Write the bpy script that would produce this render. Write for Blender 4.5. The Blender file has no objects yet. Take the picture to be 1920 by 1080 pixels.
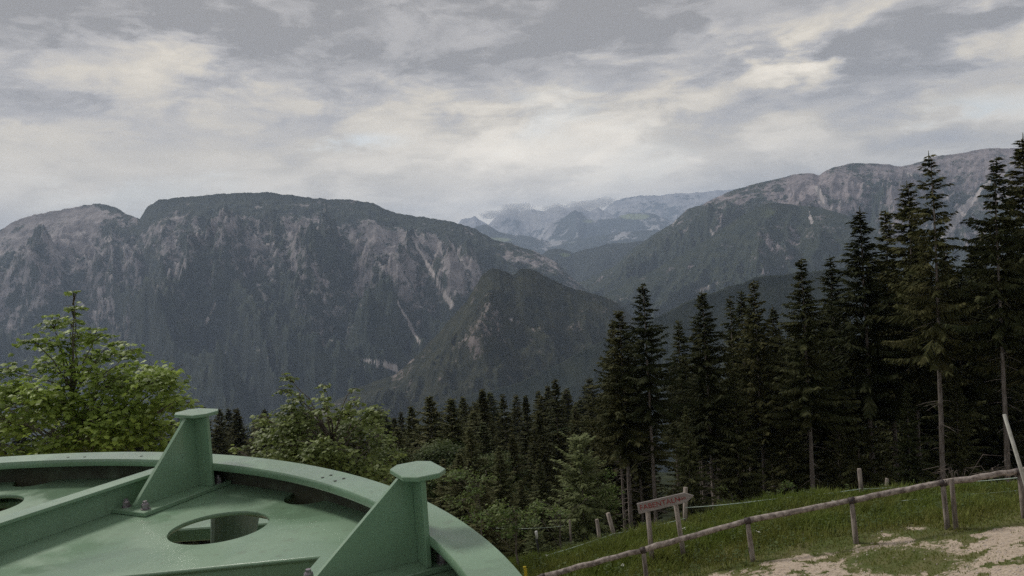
import bpy, bmesh, math, random
import numpy as np
from mathutils import Vector, Matrix
R = math.radians
scn = bpy.context.scene
C = scn.collection
rng = np.random.default_rng(7)

# ------------------------------------------------------------------ camera
CAMZ = 6.4
F, PITCH, ROLL = 1500.0, R(2.5), R(-3.77)
CM = Matrix.Rotation(math.pi / 2 - PITCH, 3, 'X') @ Matrix.Rotation(ROLL, 3, 'Z')
cd = bpy.data.cameras.new('camera')
cam = bpy.data.objects.new('camera', cd); C.objects.link(cam)
cam.matrix_world = Matrix.Translation((0, 0, CAMZ)) @ CM.to_4x4()
cd.sensor_width = 36.0; cd.lens = F / 1920 * 36.0
cd.clip_start = 0.05; cd.clip_end = 120000
scn.camera = cam

# ------------------------------------------------------------------ light
SUN_EL, SUN_AZ = R(44), R(-48)          # az from +Y towards +X
w = bpy.data.worlds.new('World'); scn.world = w; w.use_nodes = True
nt = w.node_tree; nt.nodes.clear()
def nd(tree, typ, **kw):
    n = tree.nodes.new(typ)
    for k, v in kw.items():
        if k[0] == '_': n.inputs[int(k[1:])].default_value = v
        else: setattr(n, k, v)
    return n
def plug(tree, sock, v):
    if isinstance(v, bpy.types.NodeSocket): tree.links.new(v, sock)
    else: sock.default_value = v
def mth(tree, op, a, b=0.0, c=0.0):
    n = tree.nodes.new('ShaderNodeMath'); n.operation = op
    plug(tree, n.inputs[0], a); plug(tree, n.inputs[1], b); plug(tree, n.inputs[2], c)
    return n.outputs[0]
def vmth(tree, op, a, b=(0, 0, 0)):
    n = tree.nodes.new('ShaderNodeVectorMath'); n.operation = op
    plug(tree, n.inputs[0], a); plug(tree, n.inputs[1], b)
    return n.outputs['Value'] if op in ('LENGTH', 'DOT_PRODUCT') else n.outputs[0]
def smooth(tree, v, a, b, lo=0.0, hi=1.0):
    n = tree.nodes.new('ShaderNodeMapRange'); n.interpolation_type = 'SMOOTHSTEP'
    plug(tree, n.inputs[0], v)
    for i, q in enumerate((a, b, lo, hi)): n.inputs[i + 1].default_value = q
    return n.outputs[0]
def noise(tree, vec, scale, detail=4.0, rough=.5, dist=0.0):
    n = tree.nodes.new('ShaderNodeTexNoise')
    plug(tree, n.inputs['Vector'], vec)
    n.inputs['Scale'].default_value = scale; n.inputs['Detail'].default_value = detail
    n.inputs['Roughness'].default_value = rough; n.inputs['Distortion'].default_value = dist
    return n.outputs[0]
def mixc(tree, f, a, b):
    n = tree.nodes.new('ShaderNodeMix'); n.data_type = 'RGBA'
    plug(tree, n.inputs[0], f); plug(tree, n.inputs[6], a); plug(tree, n.inputs[7], b)
    return n.outputs[2]

def ray(u, v):
    d = CM @ Vector(((u - 960) / F, -(v - 540) / F, -1.0))
    return d
def at(u, v, d):                        # the point on a sight line at y = d
    q = ray(u, v); q = q * (d / q.y)
    return Vector((q.x, q.y, q.z + CAMZ))

tc = nd(nt, 'ShaderNodeTexCoord').outputs['Generated']
sep = nd(nt, 'ShaderNodeSeparateXYZ'); nt.links.new(tc, sep.inputs[0])
dx, dy, dz = sep.outputs
zz = mth(nt, 'MAXIMUM', dz, -0.02)
den = mth(nt, 'ADD', zz, 0.13)
cmb = nd(nt, 'ShaderNodeCombineXYZ')
plug(nt, cmb.inputs[0], mth(nt, 'DIVIDE', dx, den)); plug(nt, cmb.inputs[1], mth(nt, 'DIVIDE', dy, den))
cmb.inputs[2].default_value = 3.7
P = cmb.outputs[0]
# cloud bodies seen along the line of sight: billows in angle, flattened towards the horizon
cmb2 = nd(nt, 'ShaderNodeCombineXYZ')
plug(nt, cmb2.inputs[0], dx); plug(nt, cmb2.inputs[1], dy); plug(nt, cmb2.inputs[2], mth(nt, 'MULTIPLY', dz, 2.9))
Q = cmb2.outputs[0]
warp = nd(nt, 'ShaderNodeTexNoise'); plug(nt, warp.inputs['Vector'], Q); warp.inputs['Scale'].default_value = 5; warp.inputs['Detail'].default_value = 4
Qw = vmth(nt, 'ADD', Q, vmth(nt, 'SCALE', vmth(nt, 'SUBTRACT', warp.outputs['Color'], (.5, .5, .5))))
Qw.node.inputs[1].links[0].from_node.inputs['Scale'].default_value = .13
n1 = noise(nt, P, .55, 5, .55)
n2 = noise(nt, Qw, 6.0, 10, .57)
n3 = noise(nt, Q, 6.0, 7, .6)
n4 = noise(nt, vmth(nt, 'ADD', Qw, (3.1, 1.7, 9.2)), 3.3, 8, .55)
base = mth(nt, 'ADD', .405, mth(nt, 'MULTIPLY', mth(nt, 'SUBTRACT', n1, .5), .12))
base = mth(nt, 'ADD', base, mth(nt, 'MULTIPLY', mth(nt, 'SUBTRACT', n2, .5), .62))
base = mth(nt, 'ADD', base, mth(nt, 'MULTIPLY', mth(nt, 'SUBTRACT', n4, .5), .50))
# upper deck of thicker cloud
def lobe(u, v, su, sv):                 # soft patch of thinner cloud round a direction
    q = ray(u, v).normalized()
    d = vmth(nt, 'SUBTRACT', tc, tuple(q))
    s = nd(nt, 'ShaderNodeVectorMath', operation='MULTIPLY'); plug(nt, s.inputs[0], d)
    s.inputs[1].default_value = (F / su, F / su, F / sv)
    return smooth(nt, vmth(nt, 'LENGTH', s.outputs[0]), 1.0, 0.0)
LC = lobe(930, 60, 820, 260)
el = mth(nt, 'ADD', dz, mth(nt, 'MULTIPLY', mth(nt, 'SUBTRACT', n3, .5), .11))
el = mth(nt, 'ADD', el, mth(nt, 'MULTIPLY', mth(nt, 'SUBTRACT', n4, .5), .09))
deck = smooth(nt, mth(nt, 'ADD', el, mth(nt, 'MULTIPLY', LC, .055)), .235, .295)
deckv = mth(nt, 'ADD', .190, mth(nt, 'MULTIPLY', mth(nt, 'SUBTRACT', n4, .5), .26))
mixv = nd(nt, 'ShaderNodeMix'); plug(nt, mixv.inputs[0], mth(nt, 'MULTIPLY', deck, .88)); plug(nt, mixv.inputs[2], base); plug(nt, mixv.inputs[3], deckv)
val = mixv.outputs[0]
g1 = lobe(1000, 345, 620, 210)          # the bright gap over the far valley
g2 = lobe(1580, 110, 330, 80); g3 = lobe(320, 85, 150, 60); g4 = lobe(1800, 215, 190, 40); g5 = lobe(640, 268, 150, 24)
ragged = smooth(nt, n2, .40, .62)
val = mth(nt, 'ADD', val, mth(nt, 'MULTIPLY', g1, .21))
n5 = noise(nt, vmth(nt, 'ADD', Qw, (7.7, 2.9, 4.1)), 15, 8, .62)
val = mth(nt, 'ADD', val, mth(nt, 'MULTIPLY', mth(nt, 'SUBTRACT', smooth(nt, n2, .44, .55), .5), .10))
val = mth(nt, 'ADD', val, mth(nt, 'MULTIPLY', mth(nt, 'SUBTRACT', smooth(nt, n5, .38, .62), .5), .085))
val = mth(nt, 'ADD', val, smooth(nt, dz, .20, .03, 0, .27))
for g, k in ((g2, .30), (g3, .22), (g4, .16)):
    val = mth(nt, 'ADD', val, mth(nt, 'MULTIPLY', mth(nt, 'MULTIPLY', g, ragged), k))
val = mth(nt, 'SUBTRACT', val, mth(nt, 'MULTIPLY', mth(nt, 'MULTIPLY', lobe(250, 185, 360, 60), smooth(nt, n4, .35, .6)), .13))
val = mth(nt, 'SUBTRACT', val, mth(nt, 'MULTIPLY', mth(nt, 'MULTIPLY', lobe(1640, 190, 420, 50), smooth(nt, n2, .35, .6)), .10))
val = mth(nt, 'SUBTRACT', val, mth(nt, 'MULTIPLY', lobe(1578, 92, 95, 34), .15))
val = mth(nt, 'SUBTRACT', val, mth(nt, 'MULTIPLY', lobe(120, 40, 420, 120), .10))
lowleft = lobe(250, 300, 620, 120)      # smooth low stratus on the left
val2 = nd(nt, 'ShaderNodeMix'); plug(nt, val2.inputs[0], mth(nt, 'MULTIPLY', lowleft, .75)); plug(nt, val2.inputs[2], val)
plug(nt, val2.inputs[3], mth(nt, 'ADD', .52, mth(nt, 'MULTIPLY', mth(nt, 'SUBTRACT', n4, .5), .45)))
val = mth(nt, 'MAXIMUM', val2.outputs[0], .2)
grey = mixc(nt, smooth(nt, val, .28, .52), (1.0, .955, .925, 1), (1.0, .905, .75, 1))
ccol = nd(nt, 'ShaderNodeVectorMath', operation='SCALE'); plug(nt, ccol.inputs[0], grey)
plug(nt, ccol.inputs['Scale'], mth(nt, 'MULTIPLY', val, 10.0))
sky = nd(nt, 'ShaderNodeTexSky', sky_type='NISHITA', sun_disc=False, sun_elevation=SUN_EL, sun_rotation=SUN_AZ)
gap = mth(nt, 'MULTIPLY', smooth(nt, n4, .56, .68), smooth(nt, dz, .23, .17))
gap = mth(nt, 'MAXIMUM', mth(nt, 'MULTIPLY', gap, .16), mth(nt, 'MULTIPLY', mth(nt, 'MULTIPLY', mth(nt, 'MAXIMUM', g4, g5), .5), smooth(nt, n2, .47, .6)))
fin = mixc(nt, gap, ccol.outputs[0], sky.outputs[0])
bg = nd(nt, 'ShaderNodeBackground'); plug(nt, bg.inputs[0], fin); bg.inputs[1].default_value = 0.1
wo = nd(nt, 'ShaderNodeOutputWorld'); nt.links.new(bg.outputs[0], wo.inputs[0])

sl = bpy.data.lights.new('sun', 'SUN'); sl.energy = 1.4; sl.angle = R(12); sl.color = (1, .95, .88)
so = bpy.data.objects.new('sun', sl); C.objects.link(so)
so.rotation_euler = Vector((-math.sin(SUN_AZ) * math.cos(SUN_EL), -math.cos(SUN_AZ) * math.cos(SUN_EL), -math.sin(SUN_EL))).to_track_quat('-Z', 'Y').to_euler()
so.location = (0, 0, 60)

vs = scn.view_settings
vs.view_transform = 'Standard'; vs.look = 'None'; vs.exposure = 0.78; vs.gamma = 1.0; vs.use_curve_mapping = False
scn.render.engine = 'CYCLES'
scn.cycles.use_denoising = False
scn.cycles.sample_clamp_direct = 3.0; scn.cycles.sample_clamp_indirect = 2.0
scn.cycles.max_bounces = 6; scn.cycles.diffuse_bounces = 3; scn.cycles.glossy_bounces = 2
scn.cycles.transmission_bounces = 2; scn.cycles.volume_bounces = 1; scn.cycles.transparent_max_bounces = 8

# ------------------------------------------------------------------ helpers
def tag(o, label=None, cat=None, group=None, kind=None):
    if label: o['label'] = label
    if cat: o['category'] = cat
    if group: o['group'] = group
    if kind: o['kind'] = kind
    return o
def empty(name, loc=(0, 0, 0), rz=0.0, scale=1.0):
    o = bpy.data.objects.new(name, None); C.objects.link(o)
    o.location = loc; o.rotation_euler = (0, 0, rz); o.scale = (scale,) * 3
    o.empty_display_size = .3
    return o
def link(name, me, parent=None, loc=None, rot=None):
    o = bpy.data.objects.new(name, me); C.objects.link(o)
    if parent: o.parent = parent
    if loc is not None: o.location = loc
    if rot is not None: o.rotation_euler = rot
    return o
def mesh_np(name, verts, faces, mat, smooth_=False):
    """faces: (n,k) array or a list of arrays"""
    me = bpy.data.meshes.new(name)
    verts = np.asarray(verts, np.float32)
    fl = faces if isinstance(faces, list) else [faces]
    fl = [np.asarray(f, np.int32) for f in fl if len(f)]
    loops = np.concatenate([f.ravel() for f in fl])
    tot = np.concatenate([np.full(len(f), f.shape[1], np.int32) for f in fl])
    st = np.concatenate([[0], np.cumsum(tot)[:-1]]).astype(np.int32)
    me.vertices.add(len(verts)); me.vertices.foreach_set('co', verts.ravel())
    me.loops.add(len(loops)); me.loops.foreach_set('vertex_index', loops)
    me.polygons.add(len(tot)); me.polygons.foreach_set('loop_start', st); me.polygons.foreach_set('loop_total', tot)
    if smooth_: me.polygons.foreach_set('use_smooth', np.ones(len(tot), bool))
    me.materials.append(mat)
    me.update(calc_edges=True)
    return me
def fattr(me, name, vals, dom='POINT'):
    a = me.attributes.new(name, 'FLOAT', dom); a.data.foreach_set('value', np.asarray(vals, np.float32))
def bm_mesh(name, bm, mat, smooth_=False):
    me = bpy.data.meshes.new(name)
    bmesh.ops.recalc_face_normals(bm, faces=bm.faces)
    bm.to_mesh(me); bm.free(); me.materials.append(mat)
    if smooth_:
        for p in me.polygons: p.use_smooth = True
    return me
def bx(bm, lo, hi, bev=0.0):
    r = bmesh.ops.create_cube(bm, size=1.0)
    lo, hi = Vector(lo), Vector(hi)
    for v in r['verts']:
        v.co = Vector(((v.co.x + .5) * (hi.x - lo.x) + lo.x, (v.co.y + .5) * (hi.y - lo.y) + lo.y, (v.co.z + .5) * (hi.z - lo.z) + lo.z))
    if bev:
        es = {e for v in r['verts'] for e in v.link_edges}
        bmesh.ops.bevel(bm, geom=list(es), offset=bev, segments=1, affect='EDGES')
def prism(bm, poly, z0, z1, axis=None):
    """extrude a 2-D polygon from z0 to z1; axis maps (a,b,c) to xyz"""
    f = axis or (lambda a, b, c: (a, b, c))
    lo = [bm.verts.new(f(a, b, z0)) for a, b in poly]; hi = [bm.verts.new(f(a, b, z1)) for a, b in poly]
    n = len(poly)
    bm.faces.new(lo[::-1]); bm.faces.new(hi)
    for i in range(n): bm.faces.new((lo[i], lo[(i + 1) % n], hi[(i + 1) % n], hi[i]))
def tube_np(pts, rad, seg=8, jit=0.0, r_=None):
    pts = np.asarray(pts, float); n = len(pts); rad = np.broadcast_to(rad, (n,)).astype(float)
    t = np.gradient(pts, axis=0); t /= np.linalg.norm(t, axis=1)[:, None] + 1e-9
    ref = np.where(np.abs(t[:, 2:3]) > .9, np.array([[1., 0, 0]]), np.array([[0, 0, 1.]]))
    a = np.cross(t, ref); a /= np.linalg.norm(a, axis=1)[:, None]; b = np.cross(t, a)
    an = np.linspace(0, 2 * np.pi, seg, endpoint=False)
    rr = rad[:, None] * (1 + (0 if r_ is None else jit * r_.standard_normal((n, seg))))
    V = pts[:, None] + (a[:, None] * np.cos(an)[None, :, None] + b[:, None] * np.sin(an)[None, :, None]) * rr[..., None]
    V = V.reshape(-1, 3)
    i = np.arange(n - 1)[:, None] * seg; j = np.arange(seg)[None]; k = (j + 1) % seg
    Fq = np.stack([i + j, i + k, i + seg + k, i + seg + j], -1).reshape(-1, 4)
    caps = np.array([[0, q, q + 1, q + 1] for q in range(1, seg - 1)])
    V = np.vstack([V, pts[0], pts[-1]]); c0, c1 = n * seg, n * seg + 1
    tri = np.array([[c0, (q + 1) % seg, q] for q in range(seg)] + [[c1, (n - 1) * seg + q, (n - 1) * seg + (q + 1) % seg] for q in range(seg)])
    return V, Fq, tri
class Acc:
    def __init__(s): s.v = []; s.q = []; s.t = []; s.n = 0
    def add(s, V, Q=None, T=None):
        if Q is not None and len(Q): s.q.append(np.asarray(Q) + s.n)
        if T is not None and len(T): s.t.append(np.asarray(T) + s.n)
        s.v.append(V); s.n += len(V)
    def tube(s, *a, **k): s.add(*tube_np(*a, **k))
    def mesh(s, name, mat, sm=False):
        fl = []
        if s.q: fl.append(np.concatenate(s.q))
        if s.t: fl.append(np.concatenate(s.t))
        return mesh_np(name, np.concatenate(s.v), fl, mat, sm)
# vectorised gradient noise
_perm = np.random.default_rng(11).permutation(4096).astype(np.int64)
_grad = np.random.default_rng(12).uniform(0, 2 * np.pi, 4096)
_gx, _gy = np.cos(_grad), np.sin(_grad)
def perlin(x, y):
    xi = np.floor(x).astype(np.int64); yi = np.floor(y).astype(np.int64); fx = x - xi; fy = y - yi
    u = fx * fx * fx * (fx * (fx * 6 - 15) + 10); v = fy * fy * fy * (fy * (fy * 6 - 15) + 10)
    def g(ix, iy, ax, ay):
        h = _perm[(_perm[ix & 4095] + iy) & 4095]
        return _gx[h] * ax + _gy[h] * ay
    a = g(xi, yi, fx, fy); b = g(xi + 1, yi, fx - 1, fy); c = g(xi, yi + 1, fx, fy - 1); d = g(xi + 1, yi + 1, fx - 1, fy - 1)
    return (a * (1 - u) + b * u) * (1 - v) + (c * (1 - u) + d * u) * v
def fbm(x, y, o=5, g=.5, s=0.0):
    r = 0; a = 1.0; t = 0
    for i in range(o):
        r = r + a * perlin(x * 2 ** i + 17.3 * i + s, y * 2 ** i - 9.1 * i + 2.3 * s); t += a; a *= g
    return r / t * 1.5
def ridged(x, y, o=5, g=.5, s=0.0):
    r = 0; a = 1.0; t = 0
    for i in range(o):
        n = 1 - np.abs(perlin(x * 2 ** i + 31.7 * i + s, y * 2 ** i + 5.9 * i - s)) * 2
        r = r + a * n * n * np.sign(n); t += a; a *= g
    return r / t
def sst(x, a, b):
    t = np.clip((np.asarray(x, float) - a) / (b - a), 0, 1); return t * t * (3 - 2 * t)
CMn = np.array(CM)
def project(X):                          # world points to photo pixels
    c = (np.asarray(X, float) - [0, 0, CAMZ]) @ CMn
    return 960 + F * c[..., 0] / -c[..., 2], 540 - F * c[..., 1] / -c[..., 2]

# ------------------------------------------------------------------ materials
def mat(name, col, rough=.8, col2=None, scale=4.0, detail=4, lo=.35, hi=.65, bump=0.0, bscale=None, spec=.3, metal=0.0, coords='Object', rand=0.0, transl=0.0, stretch=None, attr=None):
    m = bpy.data.materials.new(name); m.use_nodes = True
    t = m.node_tree; b = t.nodes['Principled BSDF']
    b.inputs['Roughness'].default_value = rough; b.inputs['Specular IOR Level'].default_value = spec; b.inputs['Metallic'].default_value = metal
    c = nd(t, 'ShaderNodeTexCoord').outputs[coords]
    if stretch:
        mp = nd(t, 'ShaderNodeMapping'); t.links.new(c, mp.inputs[0]); mp.inputs['Scale'].default_value = stretch; c = mp.outputs[0]
    out = col + (1,)
    if col2:
        f = smooth(t, noise(t, c, scale, detail, .6), lo, hi)
        out = mixc(t, f, col + (1,), col2 + (1,))
    if attr:
        a = nd(t, 'ShaderNodeAttribute', attribute_name=attr[0])
        out = mixc(t, a.outputs['Fac'], out, attr[1] + (1,))
    if rand:
        oi = nd(t, 'ShaderNodeObjectInfo')
        hs = nd(t, 'ShaderNodeHueSaturation'); plug(t, hs.inputs['Color'], out)
        plug(t, hs.inputs['Value'], mth(t, 'MULTIPLY_ADD', oi.outputs['Random'], rand, 1 - rand / 2))
        plug(t, hs.inputs['Hue'], mth(t, 'MULTIPLY_ADD', oi.outputs['Random'], -.04, .52))
        out = hs.outputs[0]
    plug(t, b.inputs['Base Color'], out)
    if bump:
        bn = nd(t, 'ShaderNodeBump'); bn.inputs['Strength'].default_value = bump
        plug(t, bn.inputs['Height'], noise(t, c, bscale or scale * 3, 5, .6)); t.links.new(bn.outputs[0], b.inputs['Normal'])
    if transl:
        tr = nd(t, 'ShaderNodeBsdfTranslucent'); plug(t, tr.inputs[0], out)
        mx = nd(t, 'ShaderNodeMixShader'); mx.inputs[0].default_value = transl
        t.links.new(b.outputs[0], mx.inputs[1]); t.links.new(tr.outputs[0], mx.inputs[2])
        t.links.new(mx.outputs[0], t.nodes['Material Output'].inputs[0])
    return m
M = {}
M['bark'] = mat('spruce_bark', (.16, .13, .11), .95, (.30, .26, .23), 9, 5, bump=.6, stretch=(1, 1, .25))
M['needle'] = mat('spruce_needles', (.042, .050, .018), .8, (.072, .074, .028), .9, 3, spec=.15, rand=.7, transl=.16)
M['needle_olive'] = mat('olive_needles', (.085, .098, .038), .75, (.125, .128, .055), .8, 3, spec=.15, rand=.3, transl=.18)
M['needle_light'] = mat('fresh_needles', (.145, .175, .070), .7, (.195, .225, .095), 1.2, 3, spec=.2, transl=.25)
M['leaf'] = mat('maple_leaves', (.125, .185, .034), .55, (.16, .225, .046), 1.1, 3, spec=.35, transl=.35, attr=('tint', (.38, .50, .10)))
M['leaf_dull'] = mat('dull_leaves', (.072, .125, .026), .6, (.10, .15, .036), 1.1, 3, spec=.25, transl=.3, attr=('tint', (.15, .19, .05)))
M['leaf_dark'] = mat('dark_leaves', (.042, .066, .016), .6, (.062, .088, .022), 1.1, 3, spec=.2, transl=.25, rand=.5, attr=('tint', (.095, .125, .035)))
M['twigwood'] = mat('maple_bark', (.10, .085, .07), .9, (.16, .14, .12), 8, 4, bump=.4)
M['wood'] = mat('weathered_rail_wood', (.135, .112, .10), .85, (.36, .315, .285), 11, 8, bump=.8, stretch=(1, 1, 1))
M['post'] = mat('weathered_post_wood', (.125, .105, .09), .9, (.34, .295, .255), 14, 8, bump=.8, stretch=(1, 1, .2))
M['paleboard'] = mat('weathered_sign_board', (.22, .20, .19), .85, (.33, .30, .285), 5, 5, bump=.3, stretch=(.3, 1, 3))
M['redpaint'] = mat('faded_red_paint', (.24, .03, .03), .8, (.27, .08, .075), 22, 4)
M['clamp'] = mat('dark_steel_strap', (.035, .030, .032), .6, (.07, .05, .045), 30, 3)
M['tape'] = mat('fence_tape', (.55, .62, .55), .5, (.40, .52, .42), 12, 2)
M['white'] = mat('white_paint', (.62, .62, .60), .5)
M['black'] = mat('dark_plastic', (.02, .022, .02), .5)
M['yellow'] = mat('yellow_plastic', (.55, .42, .03), .5)
M['steel'] = mat('zinc_bolts', (.30, .27, .29), .38, (.20, .17, .19), 60, 3, metal=.55, spec=.5)
M['grass'] = mat('grass_blades', (.125, .185, .03), .7, (.18, .23, .05), .8, 4, spec=.2, transl=.3, attr=('dry', (.21, .185, .06)))
M['flower'] = mat('white_umbels', (.55, .56, .50), .7)
M['weed'] = mat('weed_leaves', (.075, .11, .03), .6, (.105, .14, .045), 4, 3, spec=.25, transl=.3)
M['stone'] = mat('limestone_pebbles', (.54, .47, .41), .9, (.36, .31, .28), 3, 4)
M['grey_wood'] = mat('dead_wood', (.16, .125, .11), .9, (.24, .20, .175), 5, 4)

def paint():
    m = bpy.data.materials.new('pale_green_paint'); m.use_nodes = True; t = m.node_tree; b = t.nodes['Principled BSDF']
    c = nd(t, 'ShaderNodeTexCoord').outputs['Object']
    f = smooth(t, noise(t, c, 2.3, 6, .6), .35, .7)
    col = mixc(t, f, (.165, .272, .172, 1), (.200, .318, .210, 1))
    sp = smooth(t, noise(t, c, 46, 3, .7), .66, .74)
    col = mixc(t, mth(t, 'MULTIPLY', sp, .55), col, (.13, .17, .12, 1))
    gr = smooth(t, noise(t, c, 7, 7, .72), .60, .85)
    col = mixc(t, mth(t, 'MULTIPLY', gr, .30), col, (.20, .25, .165, 1))
    mp = nd(t, 'ShaderNodeMapping'); t.links.new(c, mp.inputs[0]); mp.inputs['Scale'].default_value = (26, 26, 1.6)
    dr = smooth(t, noise(t, mp.outputs[0], 1.0, 5, .6), .54, .74)
    col = mixc(t, mth(t, 'MULTIPLY', dr, .38), col, (.10, .125, .075, 1))
    ch = smooth(t, noise(t, c, 55, 4, .75), .69, .73)
    col = mixc(t, mth(t, 'MULTIPLY', ch, .8), col, (.075, .055, .04, 1))
    ru = smooth(t, noise(t, vmth(t, 'ADD', c, (9.1, 3.3, 5.2)), 13, 6, .7), .68, .76)
    col = mixc(t, mth(t, 'MULTIPLY', ru, .55), col, (.135, .085, .05, 1))
    lt = smooth(t, noise(t, c, 21, 6, .75), .60, .78)
    col = mixc(t, mth(t, 'MULTIPLY', lt, .35), col, (.34, .40, .32, 1))
    pu = smooth(t, noise(t, vmth(t, 'ADD', c, (4.2, 1.3, 0)), 1.7, 5, .6, .8), .545, .575)
    col = mixc(t, mth(t, 'MULTIPLY', pu, .28), col, (.105, .165, .105, 1))
    plug(t, b.inputs['Base Color'], col)
    wet = smooth(t, noise(t, c, 3.1, 5, .55, .4), .42, .60)
    plug(t, b.inputs['Roughness'], mth(t, 'SUBTRACT', mth(t, 'MULTIPLY_ADD', wet, .26, .26), mth(t, 'MULTIPLY', pu, .06)))
    b.inputs['Specular IOR Level'].default_value = .5; b.inputs['Coat Weight'].default_value = .35; b.inputs['Coat Roughness'].default_value = .18; b.inputs['Coat IOR'].default_value = 1.4
    bn = nd(t, 'ShaderNodeBump'); bn.inputs['Strength'].default_value = .10; bn.inputs['Distance'].default_value = .004
    plug(t, bn.inputs['Height'], noise(t, c, 60, 4, .6)); t.links.new(bn.outputs[0], b.inputs['Normal'])
    return m
M['paint'] = paint()
M['wall_shade'] = mat('shade_toned_rim_wall', (.060, .062, .045), .8, (.12, .15, .105), 5, 5, lo=.45, hi=.7)  # shade of the gap under the rim lip, put into the wall colour
M['pale_pole'] = mat('bleached_pole', (.36, .36, .32), .8, (.46, .46, .42), 8, 4)
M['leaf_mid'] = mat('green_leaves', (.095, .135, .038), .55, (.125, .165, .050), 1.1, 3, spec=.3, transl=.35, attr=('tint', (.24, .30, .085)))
M['frame'] = mat('dull_green_steel', (.13, .19, .145), .6, (.19, .23, .19), 5, 4)

def mountain_mat(name, forest, forest2, rock, rock2, grass, s=1.0):
    m = bpy.data.materials.new(name); m.use_nodes = True; t = m.node_tree; b = t.nodes['Principled BSDF']
    b.inputs['Roughness'].default_value = .95; b.inputs['Specular IOR Level'].default_value = .1
    c = nd(t, 'ShaderNodeTexCoord').outputs['Object']
    fz = noise(t, c, .016 * s, 7, .75)
    fo = mixc(t, smooth(t, fz, .36, .66), forest + (1,), forest2 + (1,))
    mp = nd(t, 'ShaderNodeMapping'); t.links.new(c, mp.inputs[0]); mp.inputs['Scale'].default_value = (1, 1, 2.2)
    ro = mixc(t, smooth(t, noise(t, mp.outputs[0], .011 * s, 7, .7), .35, .65), rock + (1,), rock2 + (1,))
    a = nd(t, 'ShaderNodeAttribute', attribute_name='rock').outputs['Fac']
    k = mth(t, 'ADD', a, mth(t, 'MULTIPLY', mth(t, 'SUBTRACT', noise(t, c, .019 * s, 8, .78), .5), 2.6))
    k = mth(t, 'ADD', k, mth(t, 'MULTIPLY', mth(t, 'SUBTRACT', noise(t, c, .0045 * s, 4, .6), .5), .9))
    col = mixc(t, smooth(t, k, .36, .64), fo, ro)
    ga = nd(t, 'ShaderNodeAttribute', attribute_name='meadow').outputs['Fac']
    col = mixc(t, smooth(t, mth(t, 'ADD', ga, mth(t, 'MULTIPLY', mth(t, 'SUBTRACT', fz, .5), .8)), .4, .7), col, grass + (1,))
    sa = nd(t, 'ShaderNodeAttribute', attribute_name='scree').outputs['Fac']
    sk = mth(t, 'ADD', sa, mth(t, 'MULTIPLY', mth(t, 'SUBTRACT', noise(t, c, .03 * s, 5, .75), .5), 1.5))
    col = mixc(t, smooth(t, sk, .40, .75), col, (.47, .425, .405, 1))
    plug(t, b.inputs['Base Color'], col)
    return m

# ------------------------------------------------------------------ near ground
def ground(x, y):
    """height above camera level, metres"""
    x = np.asarray(x, float); y = np.asarray(y, float)
    lat = .18 * (np.clip(x - 6.4, -16, 0) * (1 - .65 * sst(y, 20, 34)) + np.clip(x - 6.4, 0, 7) * (1 - sst(y, 13.8, 18.5)))
    yb = np.minimum(y, 20)
    z = -5.95 + lat - .17 * (np.maximum(yb, 2) - 15)
    z = z - .45 * (np.clip(y, 20, 35) - 20) - .27 * (np.clip(y, 35, 165) - 35) - .66 * (np.clip(y, 165, 1300) - 165)
    z = z - .12 * np.maximum(-y - 5, 0) - .28 * np.maximum(np.abs(x) - 70, 0)
    z = np.maximum(z, -760)
    rr = np.hypot(x, y)
    z = z + fbm(x * .35, y * .35, 4) * .16 * sst(rr, 3, 12) + fbm(x * .02, y * .02, 4, s=3) * np.clip((rr - 40) * .03, 0, 14)
    return z
def gz(x, y): return float(ground(np.array([x]), np.array([y]))[0]) + CAMZ
EDGE_U = [900, 1200, 1330, 1430, 1500, 1560, 1640, 1700, 1800, 1850, 1920, 2200]
EDGE_V = [1200, 1112, 1074, 1050, 1036, 1024, 1004, 1004, 1006, 988, 968, 880]
def gravel(X, Y):
    Z = ground(X, Y) + CAMZ
    u, v = project(np.stack([X, Y, Z], -1))
    e = np.interp(u, EDGE_U, EDGE_V)
    m = (v - e) / 22 + fbm(X * 1.1, Y * 1.1, 4, s=5) * 1.3
    tuft = np.exp(-((u - 1690) / 140) ** 2 - ((v - 1052) / 34) ** 2) * 1.0 + .12 * np.exp(-((u - 1850) / 70) ** 2)
    g = sst(m, -.25, .85) * np.clip(1.0 - tuft - .55 * (fbm(X * 1.9, Y * 2.6, 4, s=9) > .16), 0, 1)
    g = np.maximum(g, .8 * np.exp(-((u - 1718) / 26) ** 2 - ((v - 991) / 4) ** 2))
    return np.where(Y > 6, g, 0)
az = np.concatenate([np.linspace(-42, 42, 640), np.linspace(42, 318, 90)[1:-1]]) * math.pi / 180
rr = np.concatenate([np.linspace(.4, 10, 30)[:-1], np.linspace(10, 24, 170)[:-1], np.geomspace(24, 23800, 110)])
A_, R_ = np.meshgrid(az, rr, indexing='ij')
X = np.sin(A_) * R_; Y = np.cos(A_) * R_; Z = ground(X, Y) + CAMZ
na, nr = X.shape
I = np.arange(na)[:, None]; J = np.arange(nr - 1)[None]
i2 = (I + 1) % na
Fq = np.stack([i2 * nr + J, I * nr + J, I * nr + J + 1, i2 * nr + J + 1], -1).reshape(-1, 4)
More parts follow.
